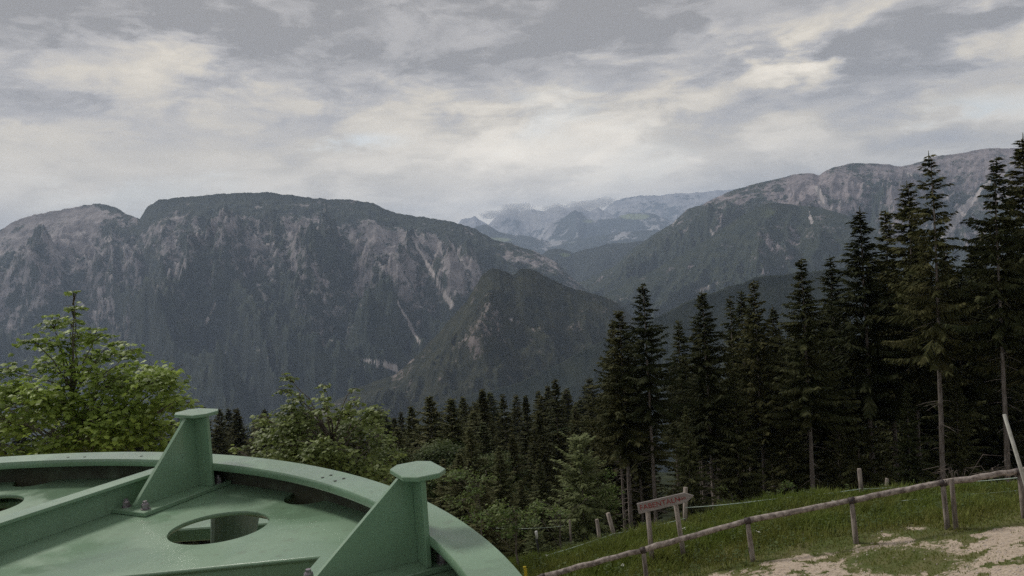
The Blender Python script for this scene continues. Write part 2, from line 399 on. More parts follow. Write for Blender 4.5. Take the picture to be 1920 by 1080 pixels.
def ground_mat():
    m = bpy.data.materials.new('meadow_and_gravel'); m.use_nodes = True; t = m.node_tree; b = t.nodes['Principled BSDF']
    b.inputs['Roughness'].default_value = .95; b.inputs['Specular IOR Level'].default_value = .1
    c = nd(t, 'ShaderNodeTexCoord').outputs['Object']
    n = noise(t, c, 1.6, 6, .65)
    gr = mixc(t, smooth(t, n, .35, .65), (.085, .105, .035, 1), (.135, .130, .06, 1))
    st = noise(t, c, 16, 6, .7)
    gv = mixc(t, smooth(t, st, .32, .62), (.29, .235, .175, 1), (.49, .41, .33, 1))
    gv = mixc(t, mth(t, 'MULTIPLY', smooth(t, noise(t, c, 2.2, 4, .6), .5, .72), .5), gv, (.34, .27, .21, 1))
    a = nd(t, 'ShaderNodeAttribute', attribute_name='gravel').outputs['Fac']
    k = mth(t, 'ADD', a, mth(t, 'MULTIPLY', mth(t, 'SUBTRACT', noise(t, c, 5.5, 7, .75), .5), 1.5))
    fa = nd(t, 'ShaderNodeAttribute', attribute_name='far').outputs['Fac']
    gr = mixc(t, fa, gr, mixc(t, smooth(t, noise(t, c, .02, 7, .7), .4, .6), (.022, .030, .018, 1), (.05, .06, .03, 1)))
    plug(t, b.inputs['Base Color'], mixc(t, smooth(t, k, .38, .58), gr, gv))
    bn = nd(t, 'ShaderNodeBump'); bn.inputs['Strength'].default_value = .6; bn.inputs['Distance'].default_value = .03
    plug(t, bn.inputs['Height'], st); t.links.new(bn.outputs[0], b.inputs['Normal'])
    return m
gme = mesh_np('ground', np.stack([X, Y, Z], -1).reshape(-1, 3), Fq, ground_mat(), True)
gm_ = np.where((R_ < 26) & (Y > 6), gravel(X, np.maximum(Y, 6.01)), 0)
fattr(gme, 'gravel', gm_.ravel()); fattr(gme, 'far', sst(R_, 21, 26).ravel())
tag(link('ground', gme), kind='structure')

# ------------------------------------------------------------------ mountains
def mountain(name, prof, dist, L, drop, mt, amp=(120, 45, 9), spur=(700., 2600., .35), rock=None, scree=(), meadow=(), ribs=(), step=1.6, rows=230, jag=1.2, power=.9, seed=0.0, back=1500.):
    pu = np.array([p[0] for p in prof], float); pv = np.array([p[1] for p in prof], float)
    us = np.arange(pu[0], pu[-1], step)
    vv = np.interp(us, pu, pv)
    k = np.ones(3) / 3; vv = np.convolve(np.pad(vv, 1, mode='edge'), k, mode='valid')
    vv = vv + fbm(us / 26, us * 0 + seed, 5, .62, seed) * jag * 2.2
    D = np.interp(us, [d[0] for d in dist], [d[1] for d in dist]) if isinstance(dist, (list, tuple)) else np.full(len(us), float(dist))
    d = np.stack([(us - 960) / F, -(vv - 540) / F, -np.ones_like(us)], -1) @ CMn.T
    hyp = np.hypot(d[:, 0], d[:, 1]); ux, uy = d[:, 0] / hyp, d[:, 1] / hyp
    zr = d[:, 2] / hyp * D
    t = np.concatenate([[-1, -.6, -.3, -.1], np.linspace(0, 1, rows) ** 1.15])
    T, Z0 = np.meshgrid(t, zr); front = T >= 0
    Lc = np.minimum(L, D * .85)[:, None]
    rad = D[:, None] - np.where(front, T * Lc, T * back)
    s = (np.arctan2(ux, uy) * D)[:, None] + np.zeros_like(T)
    dn = np.where(front, T, 0) * Lc
    zb = -drop
    z = Z0 - np.where(front, (Z0 - zb) * np.clip(T, 0, 1) ** power, -T * back * .55)
    wx = fbm(s / 900, dn / 900, 3, .5, seed + 2) * 260
    sh = s + spur[2] * dn + wx
    r1 = ridged(sh / spur[0], dn / spur[1] + wx / 2500, 5, .5, seed)
    r2 = ridged((s - spur[2] * .8 * dn + wx * .6) / (spur[0] * .33), dn / (spur[1] * .26), 4, .55, seed + 7)
    f3 = fbm(s / 38, dn / 50, 4, .65, seed + 4) + .9 * (ridged((s + .4 * dn) / 120, (dn + .3 * s) / 210, 3, .6, seed + 5) - .3)
    ramp = sst(dn, 0, Lc * .22); ramp2 = sst(dn, 0, 160)
    disp = ramp * (r1 - .55) * amp[0] + ramp * (r2 - .3) * amp[1] * (.4 + .6 * ramp2) + ramp2 * f3 * amp[2]
    x = ux[:, None] * rad; y = uy[:, None] * rad
    if ribs:                             # main spurs running down the face
        U0, W0 = project(np.stack([x, y, z + CAMZ], -1))
        for (a, b_, c_, d_, wd, hgt) in ribs:
            ex, ey = c_ - a, d_ - b_; q = np.clip(((U0 - a) * ex + (W0 - b_) * ey) / (ex * ex + ey * ey), 0, 1.15)
            wob = fbm(U0 / 45, W0 / 45, 4, .6, seed + 3) * wd * .7
            nx, ny = -ey / math.hypot(ex, ey), ex / math.hypot(ex, ey)
            dd = np.abs((U0 - a - q * ex) * nx + (W0 - b_ - q * ey) * ny + wob) + np.where(q > 1.14, 40, 0)
            disp = disp + hgt * np.clip(1 - dd / (wd * (.6 + .7 * q)), 0, 1) ** 1.2 * sst(q, 0, .25) * sst(1.15 - q, 0, .3) * sst(dn, 60, 650)
    z = z + np.where(front, disp, 0)
    crest = Z0 * rad / D[:, None] - 2 - .012 * dn    # no spur stands above the crest behind it
    z = np.where(front & (dn > 0), np.minimum(z, crest), z)
    V = np.stack([x, y, z + CAMZ], -1)
    n, k_ = T.shape
    I = np.arange(n - 1)[:, None]; J = np.arange(k_ - 1)[None]
    Fq = np.stack([I * k_ + J, (I + 1) * k_ + J, (I + 1) * k_ + J + 1, I * k_ + J + 1], -1).reshape(-1, 4)
    me = mesh_np(name, V.reshape(-1, 3), Fq[:, ::-1], mt, True)
    U, W = project(V)
    gul = sst(-(r2 - .1), .0, .6) * .35 + sst(.2 - r1, 0, .5) * .25
    st1 = ridged((s + .55 * dn + wx) / 210, (dn - .4 * s) / 520, 4, .6, seed + 15)
    st2 = ridged((s - .35 * dn) / 120, (dn + .3 * s) / 300, 4, .6, seed + 18)
    rk = (rock(U, W, T) if rock else np.zeros_like(U)) + gul * .5 + (st1 - .3) * .38 + (st2 - .3) * .26 + fbm(s / 420, dn / 520, 4, .6, seed + 11) * .75
    fattr(me, 'rock', rk.ravel())
    sc = np.zeros_like(U)
    for (a, b_, c_, d_, wd, st) in scree:
        ex, ey = c_ - a, d_ - b_; q = np.clip(((U - a) * ex + (W - b_) * ey) / (ex * ex + ey * ey), 0, 1)
        wob = fbm(U / 14, W / 14, 3, .6, seed) * wd * .9
        dd = np.hypot(U - a - q * ex + wob, W - b_ - q * ey)
        sc = np.maximum(sc, (st - .05) * np.exp(-(dd / (wd * (.35 + .55 * q))) ** 2))
    fattr(me, 'scree', sc.ravel())
    md = np.zeros_like(U)
    for (a, b_, ru, rv, st) in meadow:
        md = np.maximum(md, st * np.exp(-((U - a) / ru) ** 2 - ((W - b_) / rv) ** 2))
    fattr(me, 'meadow', md.ravel())
    return tag(link(name, me), kind='structure')

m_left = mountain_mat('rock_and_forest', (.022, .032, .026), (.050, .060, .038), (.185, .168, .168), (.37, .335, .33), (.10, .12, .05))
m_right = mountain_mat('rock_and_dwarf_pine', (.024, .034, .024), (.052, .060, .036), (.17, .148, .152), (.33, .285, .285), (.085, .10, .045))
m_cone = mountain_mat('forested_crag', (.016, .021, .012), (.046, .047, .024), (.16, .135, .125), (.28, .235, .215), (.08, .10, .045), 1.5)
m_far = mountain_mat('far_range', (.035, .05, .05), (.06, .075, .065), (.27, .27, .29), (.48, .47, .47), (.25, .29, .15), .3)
m_hill = mountain_mat('forest_hill', (.014, .021, .014), (.036, .043, .026), (.10, .09, .07), (.16, .14, .12), (.11, .14, .055), 1.3)

# far ranges, back to front
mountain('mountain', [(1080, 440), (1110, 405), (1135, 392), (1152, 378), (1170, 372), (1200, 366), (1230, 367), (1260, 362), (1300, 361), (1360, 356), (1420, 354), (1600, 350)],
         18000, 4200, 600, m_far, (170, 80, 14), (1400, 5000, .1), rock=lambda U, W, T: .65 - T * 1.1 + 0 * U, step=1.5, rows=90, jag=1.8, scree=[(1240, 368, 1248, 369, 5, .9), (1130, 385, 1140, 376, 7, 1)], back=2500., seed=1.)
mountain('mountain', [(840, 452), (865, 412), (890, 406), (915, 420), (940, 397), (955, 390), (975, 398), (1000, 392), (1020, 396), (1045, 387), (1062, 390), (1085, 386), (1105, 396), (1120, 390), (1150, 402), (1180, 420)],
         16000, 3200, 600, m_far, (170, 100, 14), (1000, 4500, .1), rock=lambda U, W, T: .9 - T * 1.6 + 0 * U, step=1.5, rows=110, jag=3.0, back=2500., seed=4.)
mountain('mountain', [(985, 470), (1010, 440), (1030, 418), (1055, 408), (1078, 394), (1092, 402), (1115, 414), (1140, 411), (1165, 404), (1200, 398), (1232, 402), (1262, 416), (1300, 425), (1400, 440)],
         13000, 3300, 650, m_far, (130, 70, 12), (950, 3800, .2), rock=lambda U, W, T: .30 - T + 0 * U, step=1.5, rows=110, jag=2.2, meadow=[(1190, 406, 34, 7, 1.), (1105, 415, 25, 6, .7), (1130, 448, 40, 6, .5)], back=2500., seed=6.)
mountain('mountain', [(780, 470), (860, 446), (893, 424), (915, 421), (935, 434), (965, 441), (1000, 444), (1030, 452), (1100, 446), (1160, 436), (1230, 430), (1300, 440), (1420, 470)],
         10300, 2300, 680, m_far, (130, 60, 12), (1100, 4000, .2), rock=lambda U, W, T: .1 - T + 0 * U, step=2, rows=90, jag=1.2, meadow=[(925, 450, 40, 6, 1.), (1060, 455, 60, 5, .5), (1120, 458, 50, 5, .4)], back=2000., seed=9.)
mountain('hill', [(960, 520), (1000, 488), (1030, 468), (1050, 466), (1075, 474), (1105, 466), (1140, 458), (1190, 453), (1240, 446), (1300, 440), (1420, 450)],
         6700, 2400, 700, m_hill, (110, 60, 9), (800, 3000, .2), rock=lambda U, W, T: -.15 - .3 * T + 0 * U, step=1.8, rows=110, jag=1.2, meadow=[(1060, 478, 16, 6, .8), (1170, 455, 20, 3, .6)], seed=12.)

# right massif
def rock_right(U, W, T):
    return .42 * sst(U, 1200, 1300) * (1 - sst(W, 330, 560)) + .22 * sst(U, 1430, 1520) * (1 - sst(W, 380, 470)) - .12
mountain('mountain', [(900, 640), (1000, 575), (1060, 540), (1110, 520), (1150, 500), (1182, 470), (1232, 436), (1262, 418), (1278, 402), (1290, 391), (1312, 386), (1332, 375), (1380, 355), (1420, 343), (1455, 335), (1500, 325), (1522, 325), (1536, 330), (1546, 321), (1562, 314), (1600, 306), (1640, 306), (1692, 312), (1722, 304), (1760, 292), (1800, 287), (1850, 278), (1905, 277), (2000, 290), (2150, 330), (2300, 400)],
         [(900, 4600), (1300, 5000), (1700, 5600), (2300, 6000)], 2900, 760, m_right, (330, 90, 13), (640, 1800, -.30), rock=rock_right, ribs=[(1290, 400, 1150, 545, 42, 130), (1400, 360, 1330, 450, 36, 120), (1580, 320, 1500, 420, 36, 130), (1780, 300, 1660, 430, 42, 150)],
         scree=[(1532, 352, 1548, 388, 10, 1.3), (1700, 322, 1706, 330, 6, .7), (1858, 338, 1778, 420, 9, 1.3), (1830, 372, 1770, 445, 8, 1.2), (1790, 360, 1775, 372, 8, .8), (1268, 405, 1262, 425, 7, .6), (1330, 430, 1338, 440, 5, .9), (1365, 445, 1370, 452, 5, .9), (1450, 480, 1435, 500, 7, .6), (1350, 520, 1320, 545, 10, .6)],
         meadow=[(1430, 402, 26, 14, .8), (1320, 430, 30, 12, .4), (1510, 420, 30, 14, .5)], seed=21.)
mountain('mountain', [(1000, 640), (1060, 575), (1130, 555), (1200, 520), (1290, 470), (1350, 432), (1400, 398), (1432, 383), (1460, 380), (1500, 385), (1545, 391), (1590, 404), (1650, 440), (1720, 490), (1800, 540), (1950, 600), (2100, 700)],
         [(1000, 3500), (1500, 4100), (2100, 3600)], 1900, 760, m_right, (210, 70, 12), (520, 1400, .35),
         rock=lambda U, W, T: -.12 + .22 * np.exp(-((U - 1400) / 130) ** 2 - ((W - 440) / 60) ** 2), scree=[(1518, 395, 1522, 418, 5, .8), (1470, 498, 1440, 512, 8, .6), (1355, 528, 1310, 548, 11, .65)],
         meadow=[(1440, 400, 28, 16, .6), (1330, 500, 60, 20, .25)], seed=24.)

# left massif (two summits on one ridge)
def rock_left(U, W, T):
    a = .40 * (1 - sst(W, 430, 640)) * sst(W - np.interp(U, [0, 160, 260, 300, 560, 740, 900], [400, 384, 400, 385, 372, 400, 440]), np.where(U < 258, -3., 4.) + 8 * fbm(U / 30, W / 30, 3), np.where(U < 258, 10., 44.))
    a = a + .25 * (1 - sst(U, 150, 300)) * (1 - sst(W, 500, 640))
    a = a + .16 * np.exp(-((U - 730) / 160) ** 2 - ((W - 520) / 110) ** 2)
    return a - .10
mountain('mountain', [(-420, 470), (-250, 450), (-80, 438), (0, 432), (28, 413), (52, 406), (75, 401), (112, 394), (150, 386), (175, 382), (205, 384), (232, 398), (262, 411), (268, 400), (276, 388), (296, 375), (350, 369), (430, 362), (500, 360), (548, 366), (590, 372), (652, 374), (700, 381), (722, 392), (742, 399), (800, 408), (850, 416), (890, 428), (922, 448), (962, 457), (1010, 475), (1042, 490), (1072, 520), (1120, 560), (1200, 620), (1300, 700)],
         [(-420, 5600), (150, 5300), (262, 4900), (300, 4700), (700, 4500), (1000, 4300), (1300, 3900)], 2700, 760, m_left, (360, 95, 13), (640, 1700, -.45), rock=rock_left, power=.86, ribs=[(470, 430, 270, 650, 62, 210), (640, 420, 560, 660, 55, 170), (800, 425, 690, 700, 52, 170), (900, 440, 850, 590, 34, 110), (150, 400, 50, 580, 50, 150), (330, 400, 250, 500, 40, 120)], jag=2.2,
         scree=[(778, 455, 848, 575, 8, .95), (742, 560, 786, 642, 6, .95), (836, 440, 880, 515, 8, .7), (690, 430, 720, 470, 9, .55), (676, 672, 745, 690, 8, 1.3), (478, 530, 500, 560, 8, .7), (404, 570, 385, 606, 8, .7), (470, 640, 500, 670, 9, .55), (590, 520, 610, 560, 8, .55), (600, 450, 590, 480, 7, .5), (60, 500, 40, 530, 14, .7), (80, 545, 60, 580, 12, .7), (215, 445, 200, 452, 7, .9), (426, 470, 432, 472, 4, .9), (500, 458, 512, 458, 4, .9), (640, 690, 700, 672, 4, .3)],
         meadow=[(480, 590, 60, 30, .25), (600, 640, 80, 30, .2)], seed=33.)

# wooded crag in the valley
mountain('hill', [(560, 800), (640, 745), (700, 716), (745, 700), (780, 668), (812, 636), (850, 592), (874, 566), (890, 540), (904, 516), (926, 503), (944, 508), (962, 514), (978, 504), (992, 505), (1012, 512), (1050, 532), (1100, 548), (1150, 562), (1210, 612), (1300, 690), (1400, 760)],
         2250, 1000, 600, m_cone, (140, 60, 10), (380, 1000, .35), rock=lambda U, W, T: -.12 + .36 * np.exp(-((U - 945) / 75) ** 2 - ((W - 602) / 26) ** 2) + .26 * np.exp(-((U - 885) / 40) ** 2 - ((W - 640) / 26) ** 2) + .3 * np.exp(-((U - 905) / 25) ** 2 - ((W - 560) / 30) ** 2),
         scree=[(845, 570, 838, 590, 5, .6), (930, 590, 960, 600, 6, .6)], step=1.4, rows=220, jag=2.8, ribs=[(945, 520, 890, 700, 34, 75), (990, 520, 1030, 690, 34, 70), (890, 560, 780, 720, 36, 60)], seed=41.)
mountain('hill', [(640, 830), (720, 792), (800, 765), (900, 735), (960, 722), (1010, 700), (1060, 676), (1110, 648), (1160, 628), (1220, 600), (1300, 560), (1420, 520), (1600, 500), (1900, 520), (2200, 560)],
         1750, 500, 700, m_hill, (60, 30, 7), (300, 900, .3), rock=lambda U, W, T: -.5 + 0 * U, step=1.5, rows=110, jag=2.2, seed=47., back=700.)

# ------------------------------------------------------------------ haze
hz = bpy.data.materials.new('valley_haze'); hz.use_nodes = True
ht = hz.node_tree; ht.nodes.clear()
pv_ = nd(ht, 'ShaderNodeVolumePrincipled'); pv_.inputs['Color'].default_value = (.62, .76, 1.0, 1)
pv_.inputs['Density'].default_value = 7.4e-5; pv_.inputs['Density Attribute'].default_value = ''; pv_.inputs['Anisotropy'].default_value = .1
ho = nd(ht, 'ShaderNodeOutputMaterial'); ht.links.new(pv_.outputs[0], ho.inputs['Volume'])
hz.cycles.homogeneous_volume = True
bm = bmesh.new(); bx(bm, (-24000, -24000, -800), (24000, 24000, 1500))
tag(link('haze', bm_mesh('haze', bm, hz)), kind='stuff')

# ------------------------------------------------------------------ mist caught on the ridges
mm = bpy.data.materials.new('mist'); mm.use_nodes = True; t_ = mm.node_tree; t_.nodes.clear()
v_ = nd(t_, 'ShaderNodeVolumePrincipled'); v_.inputs['Color'].default_value = (.99, .985, .975, 1); v_.inputs['Density'].default_value = .005; v_.inputs['Density Attribute'].default_value = ''
t_.links.new(v_.outputs[0], nd(t_, 'ShaderNodeOutputMaterial').inputs['Volume']); mm.cycles.homogeneous_volume = True
mr = np.random.default_rng(4)
def mist(u, v, d, ru, rv):
    p = at(u, v, d); bm = bmesh.new(); bmesh.ops.create_icosphere(bm, subdivisions=4, radius=1)
    n = np.array([q.co[:] for q in bm.verts]); o_ = mr.uniform(0, 99)
    f = 1 + .55 * fbm(n[:, 0] * 1.7 + o_, n[:, 2] * 1.7 + n[:, 1] * 1.3, 4)
    for q, k in zip(bm.verts, f): q.co = Vector((q.co.x * ru / F * d, q.co.y * ru / F * d * .6, q.co.z * rv / F * d)) * float(k)
    o = link('mist', bm_mesh('mist', bm, mm, True)); o.location = p; tag(o, kind='stuff')
for a_ in [(968, 394, 11600, 30, 14), (985, 406, 11400, 16, 13), (1008, 410, 10900, 13, 18), (1040, 392, 11800, 24, 10), (1095, 386, 12000, 34, 10), (1130, 380, 13000, 26, 10), (930, 402, 12300, 30, 8)]: mist(a_[0], a_[1], a_[2] * 1.28, a_[3], a_[4])

# ------------------------------------------------------------------ conifers
def spruce(seed, H=15., cb=.3, Rm=2.0, keep=.85, space=.30, up=.45, low=-.38, dens=1.0, tw=.07, irr=.2, exp=1.0, stubs=True):
    r = np.random.default_rng(seed)
    tr = Acc(); zt = np.linspace(-.6, H * .99, 14)
    wob = np.cumsum(r.normal(0, .018, (14, 2)), 0) * (H / 15)
    tp = np.column_stack([wob, zt]); rad = .0085 * H * np.clip(1 - zt / H, .02, 1) ** .85 + .01
    tr.tube(tp, rad, 8)
    if stubs:
        for k in range(int(26 * cb / .3)):
            z = r.uniform(.08 * H, (cb + .12) * H); a = r.uniform(0, 6.28); l = r.uniform(.3, 1.1)
            p0 = np.array([0, 0, z]); dv = np.array([math.cos(a), math.sin(a), r.uniform(-.35, .05)])
            tr.tube([p0, p0 + dv * l * .5, p0 + dv * l + [0, 0, -.06]], [.018, .012, .005], 4)
    PO, D1, D2, LN, WD = [], [], [], [], []
    z = cb * H
    while z < H * .985:
        rel = (H - z) / (H * (1 - cb)); taper = rel ** exp
        if rel > .8: taper *= 1 - (rel - .8) * 1.6
        Lw = Rm * taper * r.uniform(1 - irr, 1 + irr) + .10
        nb = int(r.integers(7, 11)); a0 = r.uniform(0, 6.28)
        for k in range(nb):
            if r.random() > keep and rel > .08: continue
            L = Lw * r.choice([r.uniform(.45, .8), r.uniform(.75, 1.05), r.uniform(.95, 1.3)]); a = a0 + k * 6.283 / nb + r.normal(0, .18)
            k1 = up + (low - up) * min(1, rel * 1.25) + r.normal(0, .13); k2 = .28 if k1 < 0 else -.1
            ns = max(4, int(L / .085 * dens)); s = (np.arange(ns) + r.random(ns)) / ns
            s = .10 + .90 * s
            ca, sa = math.cos(a), math.sin(a)
            bow = r.normal(0, .1) * s * s * L
            px = ca * L * s - sa * bow; py = sa * L * s + ca * bow; pz = z + r.uniform(-.22, .22) + L * (k1 * s + k2 * s * s)
            P0 = np.column_stack([px, py, pz]); n = ns
            for side in (-1, 1):
                le = np.clip(.10 + .42 * L * .45 * (1.05 - s) + .10, .1, .55) * r.uniform(.7, 1.25, n)
                o = .75 + .25 * r.random(n); la = side * (.55 + .3 * r.random(n))
                hang = -.25 - .75 * r.random(n) * min(1, .35 + rel)
                dv = np.column_stack([ca * o - sa * la, sa * o + ca * la, hang + k1 * .5]); dv /= np.linalg.norm(dv, axis=1)[:, None]
                pv = np.cross(dv, np.column_stack([r.normal(0, .5, n), r.normal(0, .5, n), np.ones(n)])); pv /= np.linalg.norm(pv, axis=1)[:, None] + 1e-6
                PO.append(P0); D1.append(dv); D2.append(pv); LN.append(le); WD.append(tw * r.uniform(.7, 1.3, n))
            e = np.array([[ca * L, sa * L, z + L * (k1 + k2)]]); dv = np.array([[ca, sa, k1 + 2 * k2]]); dv /= np.linalg.norm(dv)
            PO.append(e - dv * .25); D1.append(dv); D2.append(np.array([[-sa, ca, 0.]])); LN.append(np.array([.38])); WD.append(np.array([tw]))
            PO.append(np.array([[ca * L * .1, sa * L * .1, z + L * k1 * .1]])); D1.append(dv); D2.append(np.array([[-sa, ca, 0.]])); LN.append(np.array([L * .85])); WD.append(np.array([tw * .9]))
        z += space * r.uniform(.75, 1.25) * (.55 + .6 * min(1, rel * 1.6))
    PO = np.concatenate(PO); D1 = np.concatenate(D1); D2 = np.concatenate(D2); LN = np.concatenate(LN)[:, None]; WD = np.concatenate(WD)[:, None]
    V = np.stack([PO - D2 * WD * .35, PO + D2 * WD * .35, PO + D1 * LN * .55 + D2 * WD * .6, PO + D1 * LN, PO + D1 * LN * .55 - D2 * WD * .6], 1).reshape(-1, 3)
    n = len(PO); b = np.arange(n)[:, None] * 5
    Qf = b + np.array([[0, 1, 2, 4]]); Tf = b + np.array([[4, 2, 3]])
    # leader shoot
    lead = Acc(); lead.add(V, Qf, Tf); lead.tube([[0, 0, H * .96], [0, 0, H * 1.005]], [.05, .012], 5)
    return lead, tr, H
def variant(name, matn, **k):
    cr, tr, H = spruce(**k)
    return (cr.mesh('crown', M[matn]), tr.mesh('trunk', M['bark'], True), H)
SP = [variant('s', 'needle', seed=1, cb=.42, keep=.94, Rm=2.8, tw=.07, dens=1.5),
      variant('s', 'needle', seed=2, cb=.5, Rm=2.5, keep=.84, irr=.3, tw=.07, dens=1.5),
      variant('s', 'needle', seed=3, cb=.38, Rm=3.0, keep=.95, tw=.07, dens=1.5),
      variant('s', 'needle', seed=4, cb=.46, Rm=2.5, keep=.76, irr=.38, space=.36, tw=.075, dens=1.3),
      variant('s', 'needle', seed=5, cb=.42, Rm=2.8, keep=.9, low=-.5, tw=.07, dens=1.5)]
SPD = [variant('s', 'needle', seed=11, cb=.04, Rm=3.6, dens=.9, space=.38, stubs=False, tw=.13), variant('s', 'needle', seed=12, cb=.04, Rm=3.4, dens=.9, space=.36, keep=.85, stubs=False, tw=.13)]
SPO = [variant('s', 'needle_olive', seed=14, cb=.03, Rm=4.2, dens=1.25, tw=.095, up=.7, low=-.1, stubs=False, irr=.3),
       variant('s', 'needle_olive', seed=15, cb=.03, Rm=4.6, dens=1.25, tw=.095, up=.7, low=-.15, keep=.8, stubs=False, irr=.3)]
SPF = [variant('s', 'needle_light', seed=17, H=7., cb=.03, Rm=2.35, dens=1.0, up=.95, low=.12, keep=.85, irr=.35, exp=.62, tw=.07, space=.26, stubs=False)]
def tree(name, var, x, y, H, label, cat, group=None, rz=None, wide=1.0):
    e = empty(name, (x, y, gz(x, y)), rng.uniform(0, 6.28) if rz is None else rz)
    s = H / var[2]; e.scale = (s * wide, s * wide, s)
    link('crown', var[0], e); link('trunk', var[1], e)
    return tag(e, label, cat, group)
def tree_px(name, var, u, v, d, label, cat, group=None, wide=1.0):
    p = at(u, v, d); g = gz(p.x, d)
    return tree(name, var, p.x, d, p.z - g, label, cat, group, None, wide)
GR = 'tall spruces in the stand beyond the fence'
front = [
 (1160, 583, 31, 0, 1.15, 'double-topped spruce at the left end of the tall stand'),
 (1204, 532, 30, 1, .95, 'slim spruce with long pale trunk and spire top, second from the left of the stand'),
 (1272, 600, 37, 4, .75, 'short narrow spruce peeking between two taller ones right of the arrow sign'),
 (1316, 543, 33, 2, .95, 'full bushy spruce directly above the point of the arrow sign'),
 (1368, 552, 37, 3, .8, 'left spruce of three close tops in the middle of the stand'),
 (1390, 545, 39, 4, .8, 'middle spruce of three close tops in the middle of the stand'),
 (1413, 528, 35, 0, .9, 'tallest spruce of three close tops in the middle of the stand'),
 (1448, 572, 38, 2, .8, 'low-topped spruce hiding in the dip between taller neighbours'),
 (1502, 486, 31, 0, 1.0, 'dark pointed spruce with a grey trunk left of the big step up in height'),
 (1556, 480, 37, 4, .85, 'narrow spruce with its top just under the dark mountain shoulder'),
 (1612, 390, 33, 2, 1.0, 'tall broad spruce on the left flank of the highest clump'),
 (1660, 396, 36, 0, .9, 'tall spruce standing between two taller tops in the highest clump'),
 (1700, 342, 34, 4, .9, 'very tall spruce leaning its top against its tallest neighbour'),
 (1741, 286, 30, 3, .85, 'tallest ragged spruce with gappy branches and a long bare trunk'),
 (1868, 297, 29, 1, .9, 'tall spruce with a pale thick trunk near the leaning white pole'),
 (1918, 252, 30, 2, .95, 'spruce cut by the right picture edge, its top the highest in view'),
 (1972, 300, 33, 0, 1.0, 'spruce beyond the right edge of the picture'),
 (1795, 505, 38, 2, .9, 'shorter spruce filling the gap below the pale scree chute'),
 (1832, 560, 40, 4, .9, 'low spruce in the dark gap beside the thick pale trunk'),
]
for (u, v, d, k, wd, lab) in front:
    tree_px('spruce_tree', SP[k], u, v, d, lab, 'tree', GR, wd)
tree_px('spruce_tree', SP[1], 1148, 600, 32.2, 'smaller twin beside the double-topped spruce at the left end of the stand', 'tree', GR, .8)
# shaded interior of the stand
r_ = np.random.default_rng(5)
for k in range(84):
    u = r_.uniform(1140, 1990); d = r_.uniform(40, 80)
    v = max(np.interp(u, [1150, 1250, 1400, 1500, 1600, 1740, 1950], [680, 650, 610, 590, 520, 460, 430]) + r_.uniform(0, 130), 0)
    tree_px('spruce_tree', (SP + SPD + SPD + SPD)[k % 11], u, v, d, 'dark spruce crowded in the shaded depth of the tall stand', 'tree', 'shaded spruces deep in the stand', 1.0)
# slender young trunks and lower brownish-green boughs at the front
for (u, v, d, k, wd, lab) in [
 (1375, 690, 32, 0, .8, 'olive-green young conifer low in the stand above the second rail post'),
 (1600, 640, 33, 1, .75, 'olive-green conifer with drooping boughs in front of the highest clump'),
 (1700, 720, 31, 0, .7, 'low olive conifer just left of the tallest ragged spruce'),
 (1285, 760, 28, 1, .7, 'small olive conifer right behind the arrow sign'),
 (1470, 700, 34, 0, .8, 'dull olive conifer in shade left of the grey trunk'),
 (1790, 690, 31, 1, .8, 'olive conifer with hanging boughs right of the tallest ragged spruce')]:
    tree_px('young_conifer', SPO[k], u, v, d, lab, 'tree', 'young conifers under the tall stand', wd)
# middle: darker conifers above the wheel rim
for (u, v, d, k, wd, lab) in [
 (1040, 710, 52, 0, 1.1, 'broad dark spruce standing alone left of the tall stand'),
 (985, 742, 60, 1, 1.0, 'dark spruce left of the broad lone one'),
 (942, 738, 56, 0, 1.0, 'dark spruce in the middle of the lower row'),
 (904, 730, 50, 1, 1.1, 'dark spruce at the left end of the lower dark row'),
 (1078, 765, 48, 0, 1.0, 'dark spruce behind the pale feathery larch'),
 (1105, 740, 58, 1, .9, 'dark spruce just left of the double-topped spruce'),
 (1000, 800, 42, 0, 1.0, 'dark spruce in front of the lower dark row'),
 (1010, 770, 46, 1, 1.1, 'second dark spruce under the broad lone one'),
 (860, 790, 46, 0, 1.2, 'dark spruce behind the greener young conifer beside the rim'),
 (960, 815, 36, 1, 1.1, 'lower dark spruce left of the pale feathery larch'),
 (1770, 470, 41, 0, 1.1, 'dark full spruce right behind the tallest ragged one'),
 (1720, 430, 40, 1, 1.0, 'dark full spruce left behind the tallest ragged one'),
 (1840, 440, 42, 0, 1.2, 'dark full spruce filling the gap left of the thick pale trunk')]:
    tree_px('spruce_tree', SPD[k], u, v, d, lab, 'tree', 'dark spruces left of the tall stand', wd)
for (u, v, d, k, wd, lab) in [
 (805, 742, 44, 0, 1.25, 'tall olive conifer above the right bracket of the wheel'),
 (770, 760, 47, 1, 1.0, 'olive conifer left of the tall one above the right bracket'),
 (845, 745, 40, 1, 1.2, 'wide olive conifer with brownish boughs right of the right bracket'),
 (880, 800, 30, 0, 1.0, 'greener young conifer beside the wheel rim'),
 (935, 835, 27, 1, 1.0, 'low pale olive conifer between wheel rim and wire fence'),
 (975, 900, 25, 0, 1.1, 'small conifer just behind the black electric-fence post'),
 (830, 860, 29, 1, 1.0, 'conifer partly hidden behind the right bracket'),
 (745, 800, 36, 0, 1.1, 'olive conifer behind the right edge of the darker maple'),
 (905, 790, 38, 1, 1.1, 'brownish conifer below the left end of the dark row'),
 (860, 850, 25, 0, 1.2, 'low bushy conifer hugging the rim right of the bracket'),
 (1010, 860, 30, 1, 1.0, 'dim conifer left of the pale feathery larch'),
 (905, 900, 23, 1, 1.2, 'lowest bushy conifer against the curving rim')]:
    tree_px('young_conifer', SPO[k], u, v, d, lab, 'tree', 'olive conifers beyond the wheel', wd)
tree_px('larch_tree', SPF[0], 1085, 822, 24.5, 'pale green feathery young larch behind the wire fence', 'tree', None, 1.0)
